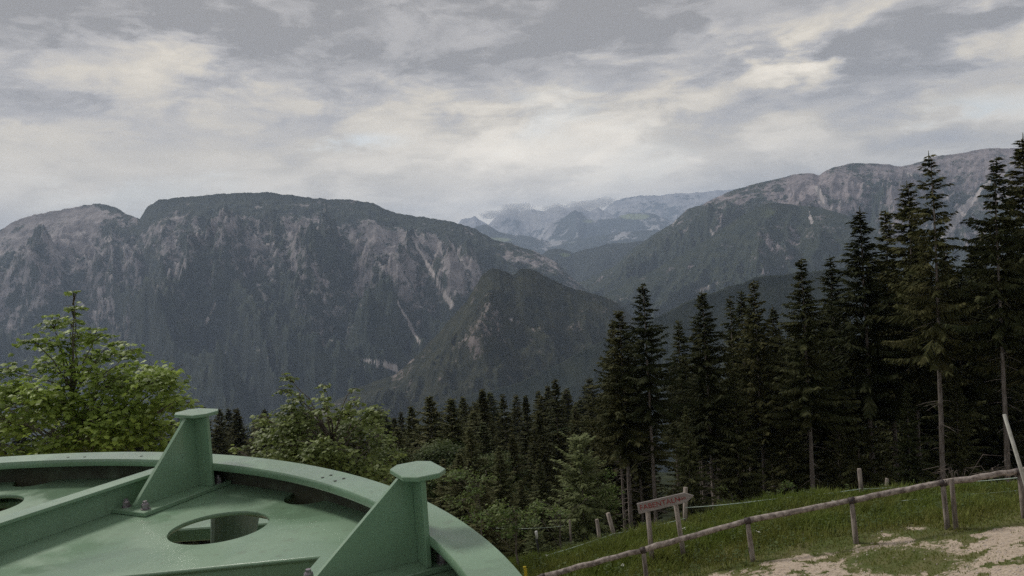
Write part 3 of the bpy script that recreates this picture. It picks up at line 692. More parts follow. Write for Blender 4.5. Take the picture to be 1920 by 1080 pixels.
tree_px('larch_tree', SPF[0], 1000, 985, 22, 'small pale larch shrub by the black electric-fence post', 'tree', None, 1.1)
# lower slope: conifers down the hill, each a tree
r_ = np.random.default_rng(9); nfar = 0
for k in range(205):
    d = r_.uniform(62, 190); u = r_.uniform(-40, 1140)
    p = at(u, 700, d)
    H = r_.uniform(11, 17)
    uu, vv = project(np.array([[p.x, d, gz(p.x, d) + H]]))
    lim = np.interp(u, [0, 340, 400, 700, 900, 1140], [760, 765, 762, 758, 735, 695]) + abs(r_.normal(0, 26))
    if vv[0] < lim - 6: H = max(6.5, H - (lim - vv[0]) / F * d)
    tree('spruce_tree', (SPD + SP[:2] + SPO[:1])[int(r_.integers(0, 5))], p.x, d, H, 'small dark spruce in the wood on the lower slope beyond the wheel', 'tree', 'spruces on the lower slope', None, r_.uniform(1.05, 1.6))

# ------------------------------------------------------------------ broadleaf trees
LEAF = np.array([(0, 0), (.20, .10), (.50, .02), (.42, .30), (.58, .52), (.28, .58), (.0, 1.0), (-.28, .58), (-.58, .52), (-.42, .30), (-.50, .02), (-.20, .10)])
def broadleaf(seed, clusters, trunk_h, leaf=.14, per=90, matn='leaf', ragged=1.0, flat=.34, tk=1.0):
    """clusters: (x, y, z, radius, tint)"""
    r = np.random.default_rng(seed)
    tr = Acc(); LV, TI = [], []
    top = max(c[2] for c in clusters)
    tp = np.array([[0, 0, -.8], [.05, 0, trunk_h * .4], [0, .06, trunk_h], [.05, .1, top * .58], [.02, .08, top * .70]])
    tr.tube(tp, [.13 * tk, .11 * tk, .085 * tk, .04 * tk, .01], 8)
    for (cx, cy, cz, cr, ti) in clusters:
        h = min(max(trunk_h * .4, cz - .55 * math.hypot(cx, cy) - .25), top * .8)
        p0 = np.array([np.interp(h, tp[:, 2], tp[:, 0]), np.interp(h, tp[:, 2], tp[:, 1]), h]); p1 = np.array([cx, cy, cz])
        mid = (p0 + p1) / 2 + [0, 0, .12 + .05 * r.normal()]
        q = np.array([p0, (p0 + mid) / 2 + r.normal(0, .03, 3), mid, (mid + p1) / 2 + r.normal(0, .03, 3), p1])
        tr.tube(q, np.linspace(.030 * tk, .004, 5), 5)
        for _ in range(3):
            e = p1 + r.normal(0, cr * .55, 3) * [1, 1, .6]
            tr.tube([mid * .3 + p1 * .7, (p1 + e) / 2, e], [.010, .006, .003], 4)
        n = int(per * (cr / .5) ** 1.6)
        # leaves in flat layers inside the cluster
        dirv = r.normal(0, 1, (n, 3)); dirv /= np.linalg.norm(dirv, axis=1)[:, None]
        rad = cr * r.random(n)[:, None] ** .45 * (1 + .25 * ragged * r.normal(0, 1, (n, 1)))
        off = dirv * rad * [1, 1, flat * 1.5]
        lay = np.round(off[:, 2] / (leaf * 1.1)) * leaf * 1.1
        off[:, 2] = lay * .75 + off[:, 2] * .25 - .28 * (np.hypot(off[:, 0], off[:, 1]) ** 2) / max(cr, .1)
        pos = p1 + off
        yaw = np.arctan2(off[:, 1], off[:, 0]) + r.normal(0, .7, n)
        pit = r.normal(-.35, .30, n); rol = r.normal(0, .38, n)
        sz = leaf * r.uniform(.65, 1.2, n)
        fx = np.column_stack([np.cos(yaw) * np.cos(pit), np.sin(yaw) * np.cos(pit), np.sin(pit)])
        sx = np.column_stack([-np.sin(yaw), np.cos(yaw), np.zeros(n)])
        up = np.cross(fx, sx) * -1
        sx = sx * np.cos(rol)[:, None] + up * np.sin(rol)[:, None]
        up = np.cross(fx, sx)
        L = LEAF
        fold = -np.abs(L[:, 0]) * .28 - (L[:, 1] - .3) ** 2 * .25
        V = pos[:, None] + sz[:, None, None] * (sx[:, None] * L[None, :, 0:1] + fx[:, None] * L[None, :, 1:2] - up[:, None] * fold[None, :, None] * -1)
        LV.append(V.reshape(-1, 3))
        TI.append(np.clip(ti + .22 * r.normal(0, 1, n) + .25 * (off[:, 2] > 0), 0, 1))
    V = np.concatenate(LV); n = len(V) // 12; b = np.arange(n)[:, None] * 12
    Q4 = np.concatenate([b + np.array([[0, 1, 6, 11]]), b + np.array([[1, 2, 3, 5]]), b + np.array([[11, 7, 9, 10]])]); 
    T3 = np.concatenate([b + np.array([[1, 5, 6]]), b + np.array([[3, 4, 5]]), b + np.array([[11, 6, 7]]), b + np.array([[7, 8, 9]])])
    me = mesh_np('crown', V, [Q4, T3], M[matn])
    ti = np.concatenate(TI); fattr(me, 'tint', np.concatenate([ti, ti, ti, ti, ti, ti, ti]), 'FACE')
    return me, tr.mesh('trunk', M['twigwood'], True)
def shaped(u0, d, cl, jitter=.5, seed=0, base_v=None):
    """clusters from (u, v, r_px, tint) round the trunk at column u0, depth d"""
    r = np.random.default_rng(seed)
    x0 = at(u0, 700, d).x; z0 = gz(x0, d); out = []
    for (u, v, rp, ti) in cl:
        dy = r.uniform(-jitter, jitter); p = at(u, v, d + dy)
        out.append((p.x - x0, dy, p.z - z0, rp / F * d, ti))
    return x0, z0, out
def crown_fill(r, n, fu, rp=(26, 48), ti=(0, .5)):
    return [(*fu(r), r.uniform(*rp), r.uniform(*ti)) for _ in range(n)]
r_ = np.random.default_rng(21)
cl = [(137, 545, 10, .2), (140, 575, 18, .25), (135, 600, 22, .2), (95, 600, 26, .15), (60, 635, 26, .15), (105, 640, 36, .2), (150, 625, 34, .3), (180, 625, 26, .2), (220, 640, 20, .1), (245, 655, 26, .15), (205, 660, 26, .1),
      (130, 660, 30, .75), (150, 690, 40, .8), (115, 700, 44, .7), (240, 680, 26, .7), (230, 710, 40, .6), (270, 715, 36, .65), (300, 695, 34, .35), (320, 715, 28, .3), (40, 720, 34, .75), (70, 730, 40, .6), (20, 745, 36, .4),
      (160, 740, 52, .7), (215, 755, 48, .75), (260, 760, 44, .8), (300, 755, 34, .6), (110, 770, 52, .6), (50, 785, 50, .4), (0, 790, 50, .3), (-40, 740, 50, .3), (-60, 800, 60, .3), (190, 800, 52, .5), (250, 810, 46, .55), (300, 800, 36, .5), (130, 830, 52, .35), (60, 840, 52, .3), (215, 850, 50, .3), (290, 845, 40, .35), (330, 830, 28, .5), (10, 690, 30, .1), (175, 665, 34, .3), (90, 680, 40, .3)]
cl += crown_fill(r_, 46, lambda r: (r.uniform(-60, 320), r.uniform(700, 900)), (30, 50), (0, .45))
x0, z0, cc = shaped(125, 11.5, cl, .8, 3)
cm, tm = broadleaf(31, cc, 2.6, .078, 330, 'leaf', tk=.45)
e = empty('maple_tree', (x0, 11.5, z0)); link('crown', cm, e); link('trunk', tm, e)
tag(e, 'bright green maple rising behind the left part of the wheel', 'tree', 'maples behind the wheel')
cl = [(540, 706, 16, .45), (535, 730, 20, .35), (555, 745, 22, .3), (607, 722, 13, .7), (607, 745, 16, .6), (606, 765, 26, .55), (665, 728, 11, .2), (662, 752, 16, .35), (645, 770, 26, .5), (575, 775, 34, .45), (530, 790, 34, .35), (490, 785, 20, .7), (505, 820, 30, .4), (560, 815, 40, .4), (620, 810, 42, .4), (675, 800, 36, .35), (700, 795, 18, .8), (715, 830, 26, .3), (690, 850, 34, .3), (640, 850, 38, .45), (585, 850, 40, .35), (530, 850, 36, .35), (490, 850, 26, .35), (700, 880, 34, .3), (745, 850, 16, .75), (735, 885, 22, .6), (650, 890, 36, .25), (440, 840, 12, .8), (720, 900, 22, .6), (600, 830, 30, .35), (622, 822, 20, .7)]
cl += crown_fill(r_, 40, lambda r: (r.uniform(485, 725), r.uniform(765, 900)), (24, 42), (0, .5))
x0, z0, cc = shaped(610, 14.0, cl, .9, 5)
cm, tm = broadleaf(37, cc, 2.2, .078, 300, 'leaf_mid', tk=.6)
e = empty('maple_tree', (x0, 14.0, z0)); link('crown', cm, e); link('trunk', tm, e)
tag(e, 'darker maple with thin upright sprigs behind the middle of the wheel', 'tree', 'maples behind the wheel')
# rough shrubs along the lower edge between rim and fence
for (u, v, d, w_, n, lab, sd) in [(945, 955, 19.5, 60, 14, 'leafy shrub behind the wheel rim near the yellow stake', 51), (1030, 930, 22.5, 45, 12, 'dark leafy shrub at the foot of the pale larch', 53), (1120, 900, 25, 50, 14, 'green shrub right of the pale larch behind the fence posts', 55), (880, 900, 21, 55, 14, 'dull shrub against the wheel rim below the right bracket', 57),
                                  (1360, 925, 27, 26, 6, 'small leafy bush under the tall stand by a bare trunk', 61), (1475, 915, 26, 24, 7, 'pale green bush at the dark forest edge behind the rail', 63)]:
    q = np.random.default_rng(sd)
    cl = [(u + q.normal(0, w_ * .45), v + q.uniform(-w_ * .5, w_), q.uniform(.3, .55) * w_ * .8, q.uniform(0, .6)) for _ in range(n)]
    x0, z0, cc = shaped(u, d, cl, .6, sd)
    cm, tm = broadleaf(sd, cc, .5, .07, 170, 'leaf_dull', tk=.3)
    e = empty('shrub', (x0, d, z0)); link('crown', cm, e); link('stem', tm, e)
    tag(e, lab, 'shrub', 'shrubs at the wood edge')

q = np.random.default_rng(70); cl = []
for k in range(46):
    zc = 1 - abs(q.normal(0, .42)); a = q.uniform(0, 6.28); rad = 2.3 * math.sqrt(max(.05, 1 - (2 * zc - 1.1) ** 2)) * math.sqrt(q.random()) if zc < 1.03 else .3
    cl.append((rad * math.cos(a), rad * math.sin(a), 2.2 + 5.6 * max(zc, .05), q.uniform(.5, .95), q.uniform(0, .6)))
bc, bt = broadleaf(71, cl, 2.0, .12, 110, 'leaf_dark', tk=1.1)
for k in range(15):
    if k < 10: d = q.uniform(70, 150); u = q.uniform(330, 1120); v = np.interp(u, [330, 700, 900, 1120], [782, 778, 765, 740]) + q.uniform(0, 45)
    else: d = q.uniform(30, 55); u = q.uniform(720, 1010); v = q.uniform(775, 870)
    p = at(u, v, d); g = gz(p.x, d); H = min(max(p.z - g, 4.5), 13); s_ = H / 8.2
    e = empty('beech_tree', (p.x, d, g), q.uniform(0, 6.28)); e.scale = (s_ * q.uniform(.85, 1.2),) * 2 + (s_,); link('crown', bc, e); link('trunk', bt, e)
    tag(e, 'round leafy tree mixed among the dark conifers below the wheel', 'tree', 'broadleaf trees among the lower conifers')
sp_r = np.random.default_rng(88)
cl = [(sp_r.normal(0, 13), sp_r.uniform(-26, 18), sp_r.uniform(7, 13), sp_r.uniform(0, .7)) for _ in range(14)]
x0, z0, cc = shaped(1400, 24, [(1400 + a, 930 + b, c_, d_) for a, b, c_, d_ in cl], .3, 9)
cc = [(a, b, c_ * .8 - .1, d_, e_) for a, b, c_, d_, e_ in cc]
sm, st_ = broadleaf(89, cc, .4, .065, 160, 'leaf_dull', tk=.25)
for (u, d) in ((1185, 24), (1330, 25), (1420, 24.5), (1530, 24), (1560, 26), (1640, 24.5), (1700, 25), (1770, 23.5), (1835, 24.5), (1870, 23)):
    x_ = at(u, 920, d).x
    e = empty('sapling', (x_, d, gz(x_, d) - .1), sp_r.uniform(0, 6.28), sp_r.uniform(.6, 1.15)); link('crown', sm, e); link('stem', st_, e)
    tag(e, 'low leafy sapling at the dark edge of the tall stand', 'sapling', 'saplings along the forest edge')

# ------------------------------------------------------------------ bull wheel
WC = (-2.152, 1.107, CAMZ - .7124)
wheel = tag(empty('bull_wheel', WC), 'large pale green steel cable-lift wheel with bolted brackets', 'cable wheel')
WC2 = (WC[0], WC[1])
def plan_mesh(name, loops, z0, z1, m_, bev=.0015):
    cu = bpy.data.curves.new(name, 'CURVE'); cu.dimensions = '2D'; cu.fill_mode = 'BOTH'
    cu.extrude = (z1 - z0) / 2 - bev; cu.bevel_depth = bev; cu.bevel_resolution = 0
    for lp in loops:
        s = cu.splines.new('POLY'); s.points.add(len(lp) - 1)
        for p, (a, b) in zip(s.points, lp): p.co = (a, b, 0, 1)
        s.use_cyclic_u = True
    o = bpy.data.objects.new(name, cu); C.objects.link(o)
    dg = bpy.context.evaluated_depsgraph_get(); dg.update()
    me = bpy.data.meshes.new_from_object(o.evaluated_get(dg))
    bpy.data.objects.remove(o); bpy.data.curves.remove(cu)
    me.transform(Matrix.Translation((0, 0, (z0 + z1) / 2))); me.name = name
    me.materials.clear(); me.materials.append(m_)
    return me
def circ(cx, cy, r, n=48): return [(cx + r * math.cos(i / n * 2 * math.pi), cy + r * math.sin(i / n * 2 * math.pi)) for i in range(n)]
HB = 50.6; PZ = -.100
outer = []
for i in range(1440):
    th = i * .25; dl = (th - HB + 18) % 36 - 18; rho = .088; c_ = 2.188; q = rho ** 2 - (c_ * math.sin(R(dl))) ** 2
    rad = 2.188
    if q > 0: rad = min(rad, c_ * math.cos(R(dl)) - math.sqrt(q))
    outer.append((rad * math.cos(R(th)), rad * math.sin(R(th))))
loops = [outer, circ(0, 0, .16)]
for k in range(10):
    a = R(HB + 36 * k); ctr = (1.838 * math.cos(a), 1.838 * math.sin(a))
    if k == 9: continue
    loops.append(circ(ctr[0], ctr[1], .155, 64))
cut = [(-.585, 2.2145), (-1.75, 2.103), (-1.62, 1.5), (-.64, 1.5), (-.64, 2.02), (-.60, 2.06)]
loops.append([(a - WC[0], b - WC[1]) for a, b in cut])
link('web_plate', plan_mesh('web_plate', loops, PZ - .014, PZ, M['paint']), wheel)
link('rim_flange', plan_mesh('rim_flange', [circ(0, 0, 2.224, 240), circ(0, 0, 2.113, 240)], -.028, 0, M['paint']), wheel)
link('rim_wall', plan_mesh('rim_wall', [circ(0, 0, 2.212, 240), circ(0, 0, 2.190, 240)], -.17, -.0285, M['wall_shade'], .001), wheel)
link('lower_flange', plan_mesh('lower_flange', [circ(0, 0, 2.26, 200), circ(0, 0, 2.14, 200)], -.195, -.1705, M['paint']), wheel)
# bolt holes in the rim flange: small dark plugs set just into the top
bm = bmesh.new()
for az_, r0 in ((46.6, 2.145), (46.6, 2.178), (44.6, 2.145), (44.6, 2.178), (82., 2.15), (80., 2.15), (73, 2.155), (16, 2.15)):
    for f in [bmesh.ops.create_circle(bm, cap_ends=True, radius=.006, segments=10, matrix=Matrix.Translation((r0 * math.cos(R(az_)), r0 * math.sin(R(az_)), .0012)))]: pass
link('bolt_hole', bm_mesh('bolt_hole', bm, M['black']), wheel)
bm = bmesh.new()
ex = Vector((cut[0][0] - cut[1][0], cut[0][1] - cut[1][1])).normalized(); pe = Vector((-ex.y, ex.x))
a0 = Vector((cut[1][0] - WC[0], cut[1][1] - WC[1])); a1 = Vector((cut[0][0] - WC[0], cut[0][1] - WC[1]))
prism(bm, [tuple(a0 + pe * .004), tuple(a1 + pe * .004), tuple(a1 + pe * .018), tuple(a0 + pe * .018)], PZ - .17, PZ - .0145)
link('edge_stiffener', bm_mesh('edge_stiffener', bm, M['paint']), wheel)
# ribs
bmw = bmesh.new(); bx(bmw, (.30, .104, PZ + .0005), (2.186, .116, -.0125)); ribw = bm_mesh('rib', bmw, M['paint'])
bmf = bmesh.new(); bx(bmf, (.26, .076, -.0120), (2.108, .144, -.0005), .0015); ribf = bm_mesh('rib_flange', bmf, M['paint'])
for k in range(5):
    rb = link('rib', ribw, wheel, None, (0, 0, R(63.3 + 72 * k))); link('rib_flange', ribf, rb)
# brackets
def hexbolt():
    bm = bmesh.new()
    bmesh.ops.create_cone(bm, cap_ends=True, segments=16, radius1=.0165, radius2=.0165, depth=.003, matrix=Matrix.Translation((0, 0, .0015)))
    bmesh.ops.create_cone(bm, cap_ends=True, segments=6, radius1=.0132, radius2=.0132, depth=.014, matrix=Matrix.Translation((0, 0, .0105)))
    bmesh.ops.create_cone(bm, cap_ends=True, segments=12, radius1=.0115, radius2=.0095, depth=.004, matrix=Matrix.Translation((0, 0, .0195)))
    bmesh.ops.create_cone(bm, cap_ends=True, segments=10, radius1=.0075, radius2=.0070, depth=.007, matrix=Matrix.Translation((0, 0, .025)))
    return bm_mesh('bolt', bm, M['steel'])
boltm = hexbolt(); TH = .014; B0 = PZ + .0005; B1 = B0 + .015; TOP = .152
bm = bmesh.new(); bx(bm, (1.79, -.082, B0), (2.184, .082, B1), .002); basem = bm_mesh('base_plate', bm, M['paint'])
def upright(TOP):
    bm = bmesh.new()
    prism(bm, [(1.815, B1 + .0005), (2.0975, B1 + .0005), (2.0975, TOP - .0135), (2.062, TOP - .0135), (1.815, B1 + .012)], -TH / 2, TH / 2, lambda a, b, c: (a, c, b)); g_ = bm_mesh('gusset', bm, M['paint'])
    bm = bmesh.new(); bx(bm, (2.098, -.072, B1 + .0005), (2.112, .072, TOP - .0135), .0015); f_ = bm_mesh('end_flange', bm, M['paint'])
    W2, L2, ch, xc = .080, .060, .030, 2.118
    pl8 = [(xc - L2, -W2 + ch), (xc - L2 + ch, -W2), (xc + L2 - ch, -W2), (xc + L2, -W2 + ch), (xc + L2, W2 - ch), (xc + L2 - ch, W2), (xc - L2 + ch, W2), (xc - L2, W2 - ch)]
    bm = bmesh.new(); prism(bm, pl8, TOP - .013, TOP)
    bmesh.ops.bevel(bm, geom=[e_ for e_ in bm.edges], offset=.002, segments=1, affect='EDGES')
    return g_, f_, bm_mesh('top_plate', bm, M['paint'])
ups = [upright(.192)] + [upright(.158)] * 9
for k in range(10):
    az_ = 64.0 - 36.0 * k
    br = link('bracket', basem, wheel, None, (0, 0, R(az_)))
    link('gusset', ups[k][0], br); link('end_flange', ups[k][1], br); link('top_plate', ups[k][2], br)
    for (bx_, by_) in ((1.823, -.048), (1.823, .048), (2.148, -.052), (2.148, .052)):
        link('bolt', boltm, br, (bx_, by_, B1), (0, 0, rng.uniform(0, 1)))
bm = bmesh.new(); bmesh.ops.create_cone(bm, cap_ends=True, segments=40, radius1=.26, radius2=.26, depth=.24, matrix=Matrix.Translation((0, 0, -.10)))
link('hub', bm_mesh('hub', bm, M['paint']), wheel)
# steelwork below
sup = tag(empty('support_frame', (WC[0], WC[1], gz(WC[0], WC[1]))), 'dull green steel frame glimpsed through the round hole in the wheel', 'steel frame')
sz_ = gz(WC[0], WC[1]); ztop = CAMZ - sz_
def loc3(x, y, z): return (x - WC[0], y - WC[1], z + ztop)
bm = bmesh.new(); bmesh.ops.create_cone(bm, cap_ends=True, segments=24, radius1=.3, radius2=.2, depth=ztop - 1.05 + .5, matrix=Matrix.Translation((0, 0, (ztop - 1.05 - .5) / 2)))
link('pillar', bm_mesh('pillar', bm, M['frame']), sup)
bm = bmesh.new(); bx(bm, loc3(-4.4, 3.52, -1.19), loc3(-.62, 3.68, -1.13), .006); link('beam', bm_mesh('beam', bm, M['paint']), sup)
bm = bmesh.new(); bx(bm, loc3(-4.4, 4.0, -1.2), loc3(-.62, 4.05, -1.15), .006); link('handrail', bm_mesh('handrail', bm, M['steel']), sup)
bm = bmesh.new(); bmesh.ops.create_cone(bm, cap_ends=True, segments=20, radius1=.060, radius2=.115, depth=.62, matrix=Matrix.Translation(loc3(-1.27, 3.38, -1.18)) @ Matrix.Rotation(.18, 4, 'Y'))
link('strut', bm_mesh('strut', bm, M['frame']), sup)
for x_ in (-1.9, -4.2):
    bm = bmesh.new(); bx(bm, loc3(x_ - .06, 3.54, -1.1905 - 6.2), loc3(x_ + .06, 3.66, -1.1905)); link('post', bm_mesh('post', bm, M['frame']), sup)
bm = bmesh.new(); bx(bm, loc3(-2.25, 1.2, -1.19), loc3(-2.05, 3.515, -1.13)); link('beam', bm_mesh('beam', bm, M['frame']), sup)

# ------------------------------------------------------------------ rail fence
fence = tag(empty('rail_fence', (0, 0, 0)), 'weathered round-log rail fence along the gravel track', 'fence')
rails_px = [(1020 - 190, 1142, 16.6), (1018, 1081, 16.3), (1206, 1031, 16.0), (1402, 976, 15.5), (1597, 938, 15.0), (1768, 905, 14.6), (1912, 883, 14.3), (2080, 856, 14.0)]
rp = [at(*p) for p in rails_px]
fence.location = (rp[3].x, rp[3].y, gz(rp[3].x, rp[3].y)); FO = Vector(fence.location)
rq = np.random.default_rng(77)
for i in range(len(rp) - 1):
    a, b = rp[i], rp[i + 1]; ln = (b - a).length; n = 9
    pts = np.array([(a + (b - a) * (t * .984 + .008)) for t in np.linspace(0, 1, n)]) + rq.normal(0, .006, (n, 3))
    ac = Acc(); ac.tube(pts - np.array(FO), np.linspace(.060, .051, n) * rq.uniform(.95, 1.05, n), 12, .03, rq)
    link('rail', ac.mesh('rail', M['wood'], True), fence)
    d = (b - a).normalized()
    if i:
        ac = Acc(); q = a - FO; ac.tube(np.array([q - d * .055 + Vector((0, 0, -.006)), q + d * .055 + Vector((0, 0, -.006))]), [.067, .067], 12)
        link('strap', ac.mesh('strap', M['clamp'], True), fence)
lean = [0, .02, .02, .03, .02, .02, .02, 0]
for i in range(1, len(rp) - 1):
    p = rp[i]; g = gz(p.x, p.y); tops = .0
    top = Vector((p.x, p.y, p.z - .055)); bot = Vector((p.x + lean[i] * 2.4, p.y - .03, g - .25))
    ac = Acc(); ac.tube(np.array([bot, bot * .6 + top * .4, top]) - np.array(FO), [.051, .049, .045], 10, .04, rq)
    link('post', ac.mesh('post', M['post'], True), fence)
# second, taller split post at the joint right of the third span
p = at(1780, 905, 14.45); g = gz(p.x, p.y)
ac = Acc(); ac.tube(np.array([(p.x + .10, p.y, g - .2), (p.x + .05, p.y - .02, p.z - .3), (p.x + .03, p.y - .02, p.z + .075)]) - np.array(FO), [.046, .043, .038], 10, .04, rq)
link('post', ac.mesh('post', M['post'], True), fence)

# ------------------------------------------------------------------ electric wire fence
wf = tag(empty('wire_fence', (0, 0, 0)), 'thin electric tape fence on old wooden stakes at the meadow edge', 'fence')
p0 = at(1150, 1020, 20.2); wf.location = (p0.x, p0.y, gz(p0.x, p0.y)); WO = np.array(wf.location)
def stake(u1, v1, u2, v2, d, r0, parent, off, m_='post', lab=None, dig=.3):
    a, b = at(u1, v1, d), at(u2, v2, d)
    g = gz(b.x, b.y); t = (b.z - (g - dig)) / max(a.z - b.z, .05); b = b + (b - a) * t if b.z > g - dig else b
    ac = Acc(); ac.tube(np.array([b, b * .5 + a * .5, a]) - off, [r0 * 1.05, r0, r0 * .92], 9, .05, rq)
    o = link('stake', ac.mesh('stake', M[m_], True), parent)
    if lab: o['label'] = lab
    return o
for (u1, v1, u2, v2, d, r0, m_, lab) in [(1006, 1010, 1014, 1060, 20.0, .028, 'black', 'dark metal stake'), (1068, 975, 1071, 1022, 22.5, .03, 'post', None), (1119, 974, 1124, 1006, 21.5, .055, 'post', None), (1140, 962, 1156, 1018, 20.4, .055, 'post', 'leaning wooden stake'), (1285, 914, 1285, 966, 20.2, .062, 'post', None), (1611, 879, 1616, 934, 19.6, .055, 'post', 'tall wooden stake'), (1663, 897, 1662, 914, 24.0, .05, 'post', None), (1744, 904, 1744, 912, 21, .07, 'post', None), (1936, 880, 1938, 920, 19.2, .055, 'post', None)]:
    stake(u1, v1, u2, v2, d, r0, wf, WO, m_, lab)
a, b = at(1005, 996, 19.98), at(1007.2, 1010, 19.98)
ac = Acc(); ac.tube(np.array([b, a]) - WO, [.034, .034], 9); o = link('cap', ac.mesh('cap', M['white'], True), wf); o['label'] = 'white sleeve on the dark metal stake'
def wire(px, d, sag, rad):
    pts = []
    for (q, q2) in zip(px[:-1], px[1:]):
        a, b = at(q[0], q[1], q[2]), at(q2[0], q2[1], q2[2])
        for t in np.linspace(0, 1, 8)[:-1]:
            pts.append(np.array(a + (b - a) * t) + [0, 0, -sag * 4 * t * (1 - t)])
    pts.append(np.array(at(*px[-1])))
    ac = Acc(); ac.tube(np.array(pts) - WO, rad, 5); return link('tape', ac.mesh('tape', M['tape'], True), wf)
wire([(1013, 1045, 19.95), (1150, 1001, 20.35), (1285, 972, 20.1)], 20, .02, .010)
wire([(1285, 952, 20.15), (1440, 937, 20.0), (1613, 917, 19.55), (1744, 908, 20.6), (1936, 893, 19.15)], 20, .02, .012)
wire([(1690, 939, 18.3), (1790, 928, 18.5), (1936, 917, 19.1)], 20, .015, .009)
wire([(930, 990, 21.5), (1005, 990, 20.0), (1060, 985, 21.8)], 20, .02, .005)

# leaning white pole and the post it stands by
p1, p2 = at(1883, 777, 14.1), at(1922, 905, 13.9)
g = gz(p2.x, p2.y); ext = p2 + (p2 - p1) * ((p2.z - g + .25) / (p1.z - p2.z))
ac = Acc(); base_ = Vector((ext.x, ext.y, ext.z)); ac.tube(np.array([ext, p1 * .5 + ext * .5, p1]) - np.array(base_), [.034, .033, .030], 10, .02, rq)
o = link('pole', ac.mesh('pole', M['pale_pole'], True)); o.location = base_
tag(o, 'pale leaning pole sticking up by the right end of the rail fence', 'pole')
# yellow marker stake
p = at(985, 1066, 17.5); g = gz(p.x, p.y)
bm = bmesh.new(); bx(bm, (-.035, -.012, -.2), (.035, .012, p.z - g), .006); bx(bm, (-.05, -.016, p.z - g + .0005), (.02, .016, p.z - g + .05), .006)
o = link('marker_stake', bm_mesh('marker_stake', bm, M['yellow'])); o.location = (p.x, p.y, g)
tag(o, 'small yellow marker stake in the grass beside the wheel rim', 'stake')

# ------------------------------------------------------------------ arrow sign
SD = 17.0
sc_ = at(1247, 944, SD); sg = gz(sc_.x, SD)
sign = tag(empty('arrow_sign', (sc_.x, SD, sg)), 'weathered wooden arrow sign with faded red lettering behind the rail', 'sign')
bp = [at(u, v, SD) - Vector((sc_.x, SD, sg)) for (u, v) in ((1194, 944), (1283, 923.5), (1301, 929), (1287, 942), (1198, 963.5))]
bm = bmesh.new(); prism(bm, [(p.x, p.z) for p in bp], -.016, .016, lambda a, b, c: (a, c, b))
bmesh.ops.bevel(bm, geom=list(bm.edges), offset=.004, segments=1, affect='EDGES')
link('board', bm_mesh('board', bm, M['paleboard']), sign)
for (u1, v1, u2, v2) in ((1215, 954, 1223, 1040), (1267, 938, 1275, 990)):
    a, b = at(u1, v1, SD), at(u2, v2, SD); off = Vector((sc_.x, SD, sg))
    g = gz(b.x, SD); b = b + (b - a) * ((b.z - g + .3) / (a.z - b.z))
    a = a + Vector((0, .075, 0)); b = b + Vector((0, .075, 0))
    ac = Acc(); ac.tube(np.array([b, (a + b) / 2, a]) - np.array(off), [.056, .054, .052], 9, .04, rq); link('leg', ac.mesh('leg', M['post'], True), sign)
ex_ = (bp[1] - bp[0]).normalized(); ang = math.atan2(ex_.z, ex_.x)
def text(s, u, v, size, shear=0.0):
    cu = bpy.data.curves.new('lettering', 'FONT'); cu.body = s; cu.size = size; cu.extrude = .0015; cu.offset = .001; cu.shear = shear; cu.space_character = 1.06
    o = bpy.data.objects.new('lettering', cu); C.objects.link(o)
    dg = bpy.context.evaluated_depsgraph_get(); dg.update(); me = bpy.data.meshes.new_from_object(o.evaluated_get(dg))
    bpy.data.objects.remove(o); bpy.data.curves.remove(cu); me.materials.clear(); me.materials.append(M['redpaint'])
    p = at(u, v, SD) - Vector((sc_.x, SD, sg))
    k = link('lettering', me, sign); k.matrix_local = Matrix.Translation((p.x, -.0180, p.z)) @ Matrix.Rotation(-ang, 4, 'Y') @ Matrix.Rotation(math.pi / 2, 4, 'X')
text('FABENTALN', 1200, 956.5, .155); text('Alm', 1271, 938.5, .105)

# ------------------------------------------------------------------ meadow
def blades():
    r = np.random.default_rng(101); N = 150000
    x = r.uniform(-3, 14.5, N); y = r.uniform(10.5, 23.5, N)
    z = ground(x, y) + CAMZ; u, v = project(np.stack([x, y, z], -1))
    g = gravel(x, y)
    e = np.interp(u, EDGE_U, EDGE_V); behind = sst(e - v, 0, 60)      # taller away from the track
    pn = fbm(x * .9, y * .9, 3, s=13)
    keep = (r.random(N) > g * 1.12 - .02) & (u > 860) & (u < 1990) & (v < 1130)
    x, y, z, behind, pn, g = x[keep], y[keep], z[keep], behind[keep], pn[keep], g[keep]; n = len(x)
    h = (.035 + .05 * r.random(n) + behind * (.12 + .16 * r.random(n) + .26 * np.clip(pn, -.35, 1))) * (1 - .5 * g)
    h = np.clip(h, .025, .6)
    wd = (.008 + .008 * r.random(n)) * (.7 + .5 * behind)
    a = r.uniform(0, 2 * np.pi, n); b = r.uniform(0, 2 * np.pi, n); ln = h * r.uniform(.15, .75, n)
    p = np.column_stack([x, y, z - .02]); sx = np.column_stack([np.cos(a), np.sin(a), 0 * a]) * wd[:, None]
    bd = np.column_stack([np.cos(b) * ln, np.sin(b) * ln, h]); mid = p + bd * [.35, .35, .6]
    V = np.stack([p - sx, p + sx, mid + sx * .75, mid - sx * .75, p + bd], 1).reshape(-1, 3)
    q = np.arange(n)[:, None] * 5
    me = mesh_np('grass', V, [q + np.array([[0, 1, 2, 3]]), q + np.array([[3, 2, 4]])], M['grass'])
    dry = np.clip(.12 + .55 * (1 - behind) * r.random(n) + .4 * fbm(x * .6, y * .6, 3, s=21) + .2 * r.random(n), 0, 1)
    fattr(me, 'dry', np.concatenate([dry, dry]), 'FACE')
    tag(link('grass', me), kind='stuff')
blades()
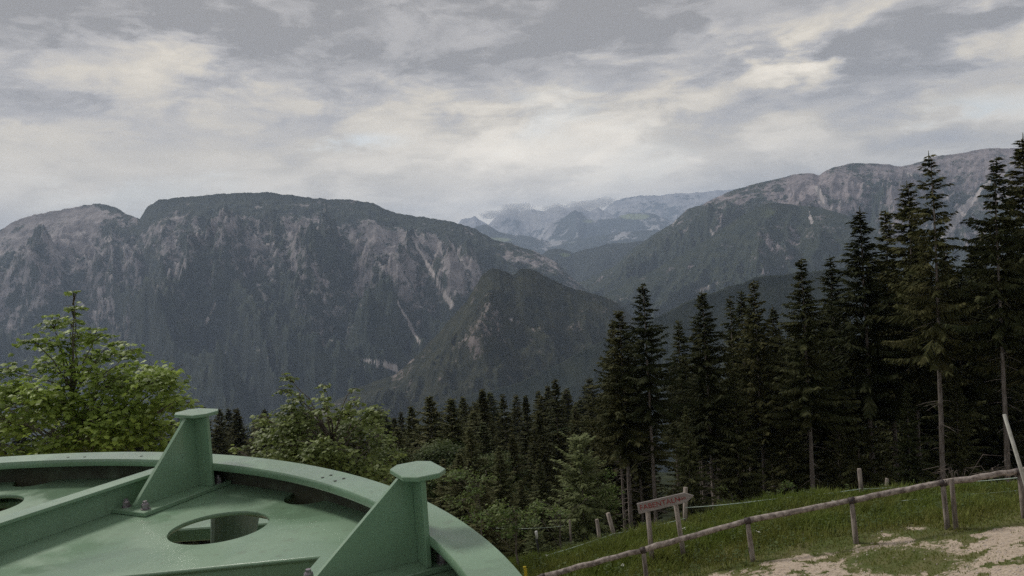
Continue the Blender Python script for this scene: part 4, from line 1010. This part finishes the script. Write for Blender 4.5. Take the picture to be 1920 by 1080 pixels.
def pebbles():
    r = np.random.default_rng(103); N = 16000
    x = r.uniform(3, 14.5, N); y = r.uniform(10.5, 17, N); g = gravel(x, y); k = r.random(N) < g
    x, y = x[k], y[k]; n = len(x); z = ground(x, y) + CAMZ
    s = .008 + .022 * r.random(n) ** 3
    O = np.array([(1, 0, 0), (-1, 0, 0), (0, 1, 0), (0, -1, 0), (0, 0, .6), (0, 0, -.6)], float)
    V = np.column_stack([x, y, z])[:, None] + O[None] * s[:, None, None] * r.uniform(.6, 1.3, (n, 6, 1))
    T = np.array([(4, 0, 2), (4, 2, 1), (4, 1, 3), (4, 3, 0), (5, 2, 0), (5, 1, 2), (5, 3, 1), (5, 0, 3)])
    Fq = (np.arange(n)[:, None, None] * 6 + T[None]).reshape(-1, 3)
    tag(link('gravel', mesh_np('gravel', V.reshape(-1, 3), Fq, M['stone'])), kind='stuff')
pebbles()
def weeds():
    r = np.random.default_rng(107); ac = Acc(); fl = Acc()
    for k in range(700):
        y = r.uniform(15.2, 22.5); u = r.uniform(960, 1925); x = at(u, 900, y).x; z = gz(x, y)
        h = r.uniform(.2, .45); n = int(r.integers(5, 9))
        top = np.array([x + r.normal(0, .05), y, z + h])
        ac.tube([[x, y, z - .02], (np.array([x, y, z]) + top) / 2, top], [.005, .004, .003], 3)
        for j in range(n):
            t = r.uniform(.25, 1); p = np.array([x, y, z]) * (1 - t) + top * t; a = r.uniform(0, 6.28); l = r.uniform(.04, .09)
            d = np.array([math.cos(a), math.sin(a), r.uniform(-.2, .5)]); s = np.array([-math.sin(a), math.cos(a), 0]) * l * .32
            ac.add(np.array([p, p + d * l * .5 + s, p + d * l, p + d * l * .5 - s]), [[0, 1, 2, 3]])
        if r.random() < .025:
            for j in range(9):
                q = top + [r.normal(0, .02), r.normal(0, .03), r.uniform(0, .012)]; s = .012
                fl.add(np.array([q + [s, 0, 0], q + [0, s, 0], q - [s, 0, 0], q - [0, s, 0], q + [0, 0, s * .6]]), [[0, 1, 2, 3]], [[0, 1, 4], [1, 2, 4], [2, 3, 4], [3, 0, 4]])
    tag(link('undergrowth', ac.mesh('undergrowth', M['weed'])), kind='stuff')
    tag(link('wildflower_litter', fl.mesh('wildflowers', M['flower'])), kind='stuff')
weeds()
# dead brushwood at the forest edge on the right
r_ = np.random.default_rng(111); ac = Acc()
for k in range(46):
    u = r_.uniform(1770, 1905); d = r_.uniform(21.5, 24.5); p = at(u, 905, d); z = gz(p.x, d)
    a = r_.uniform(0, 6.28); h = r_.uniform(.5, 1.7); q0 = np.array([p.x, d, z - .1]); bend = np.array([math.cos(a), .4 * math.sin(a), 0]) * h * r_.uniform(.2, .7)
    ac.tube([q0, q0 + [0, 0, h * .5] + bend * .2, q0 + [0, 0, h * .9] + bend * .6, q0 + [0, 0, h * .85] + bend * 1.2], [.014, .011, .008, .004], 4)
o = link('brushwood', ac.mesh('brushwood', M['grey_wood'], True)); tag(o, kind='stuff')
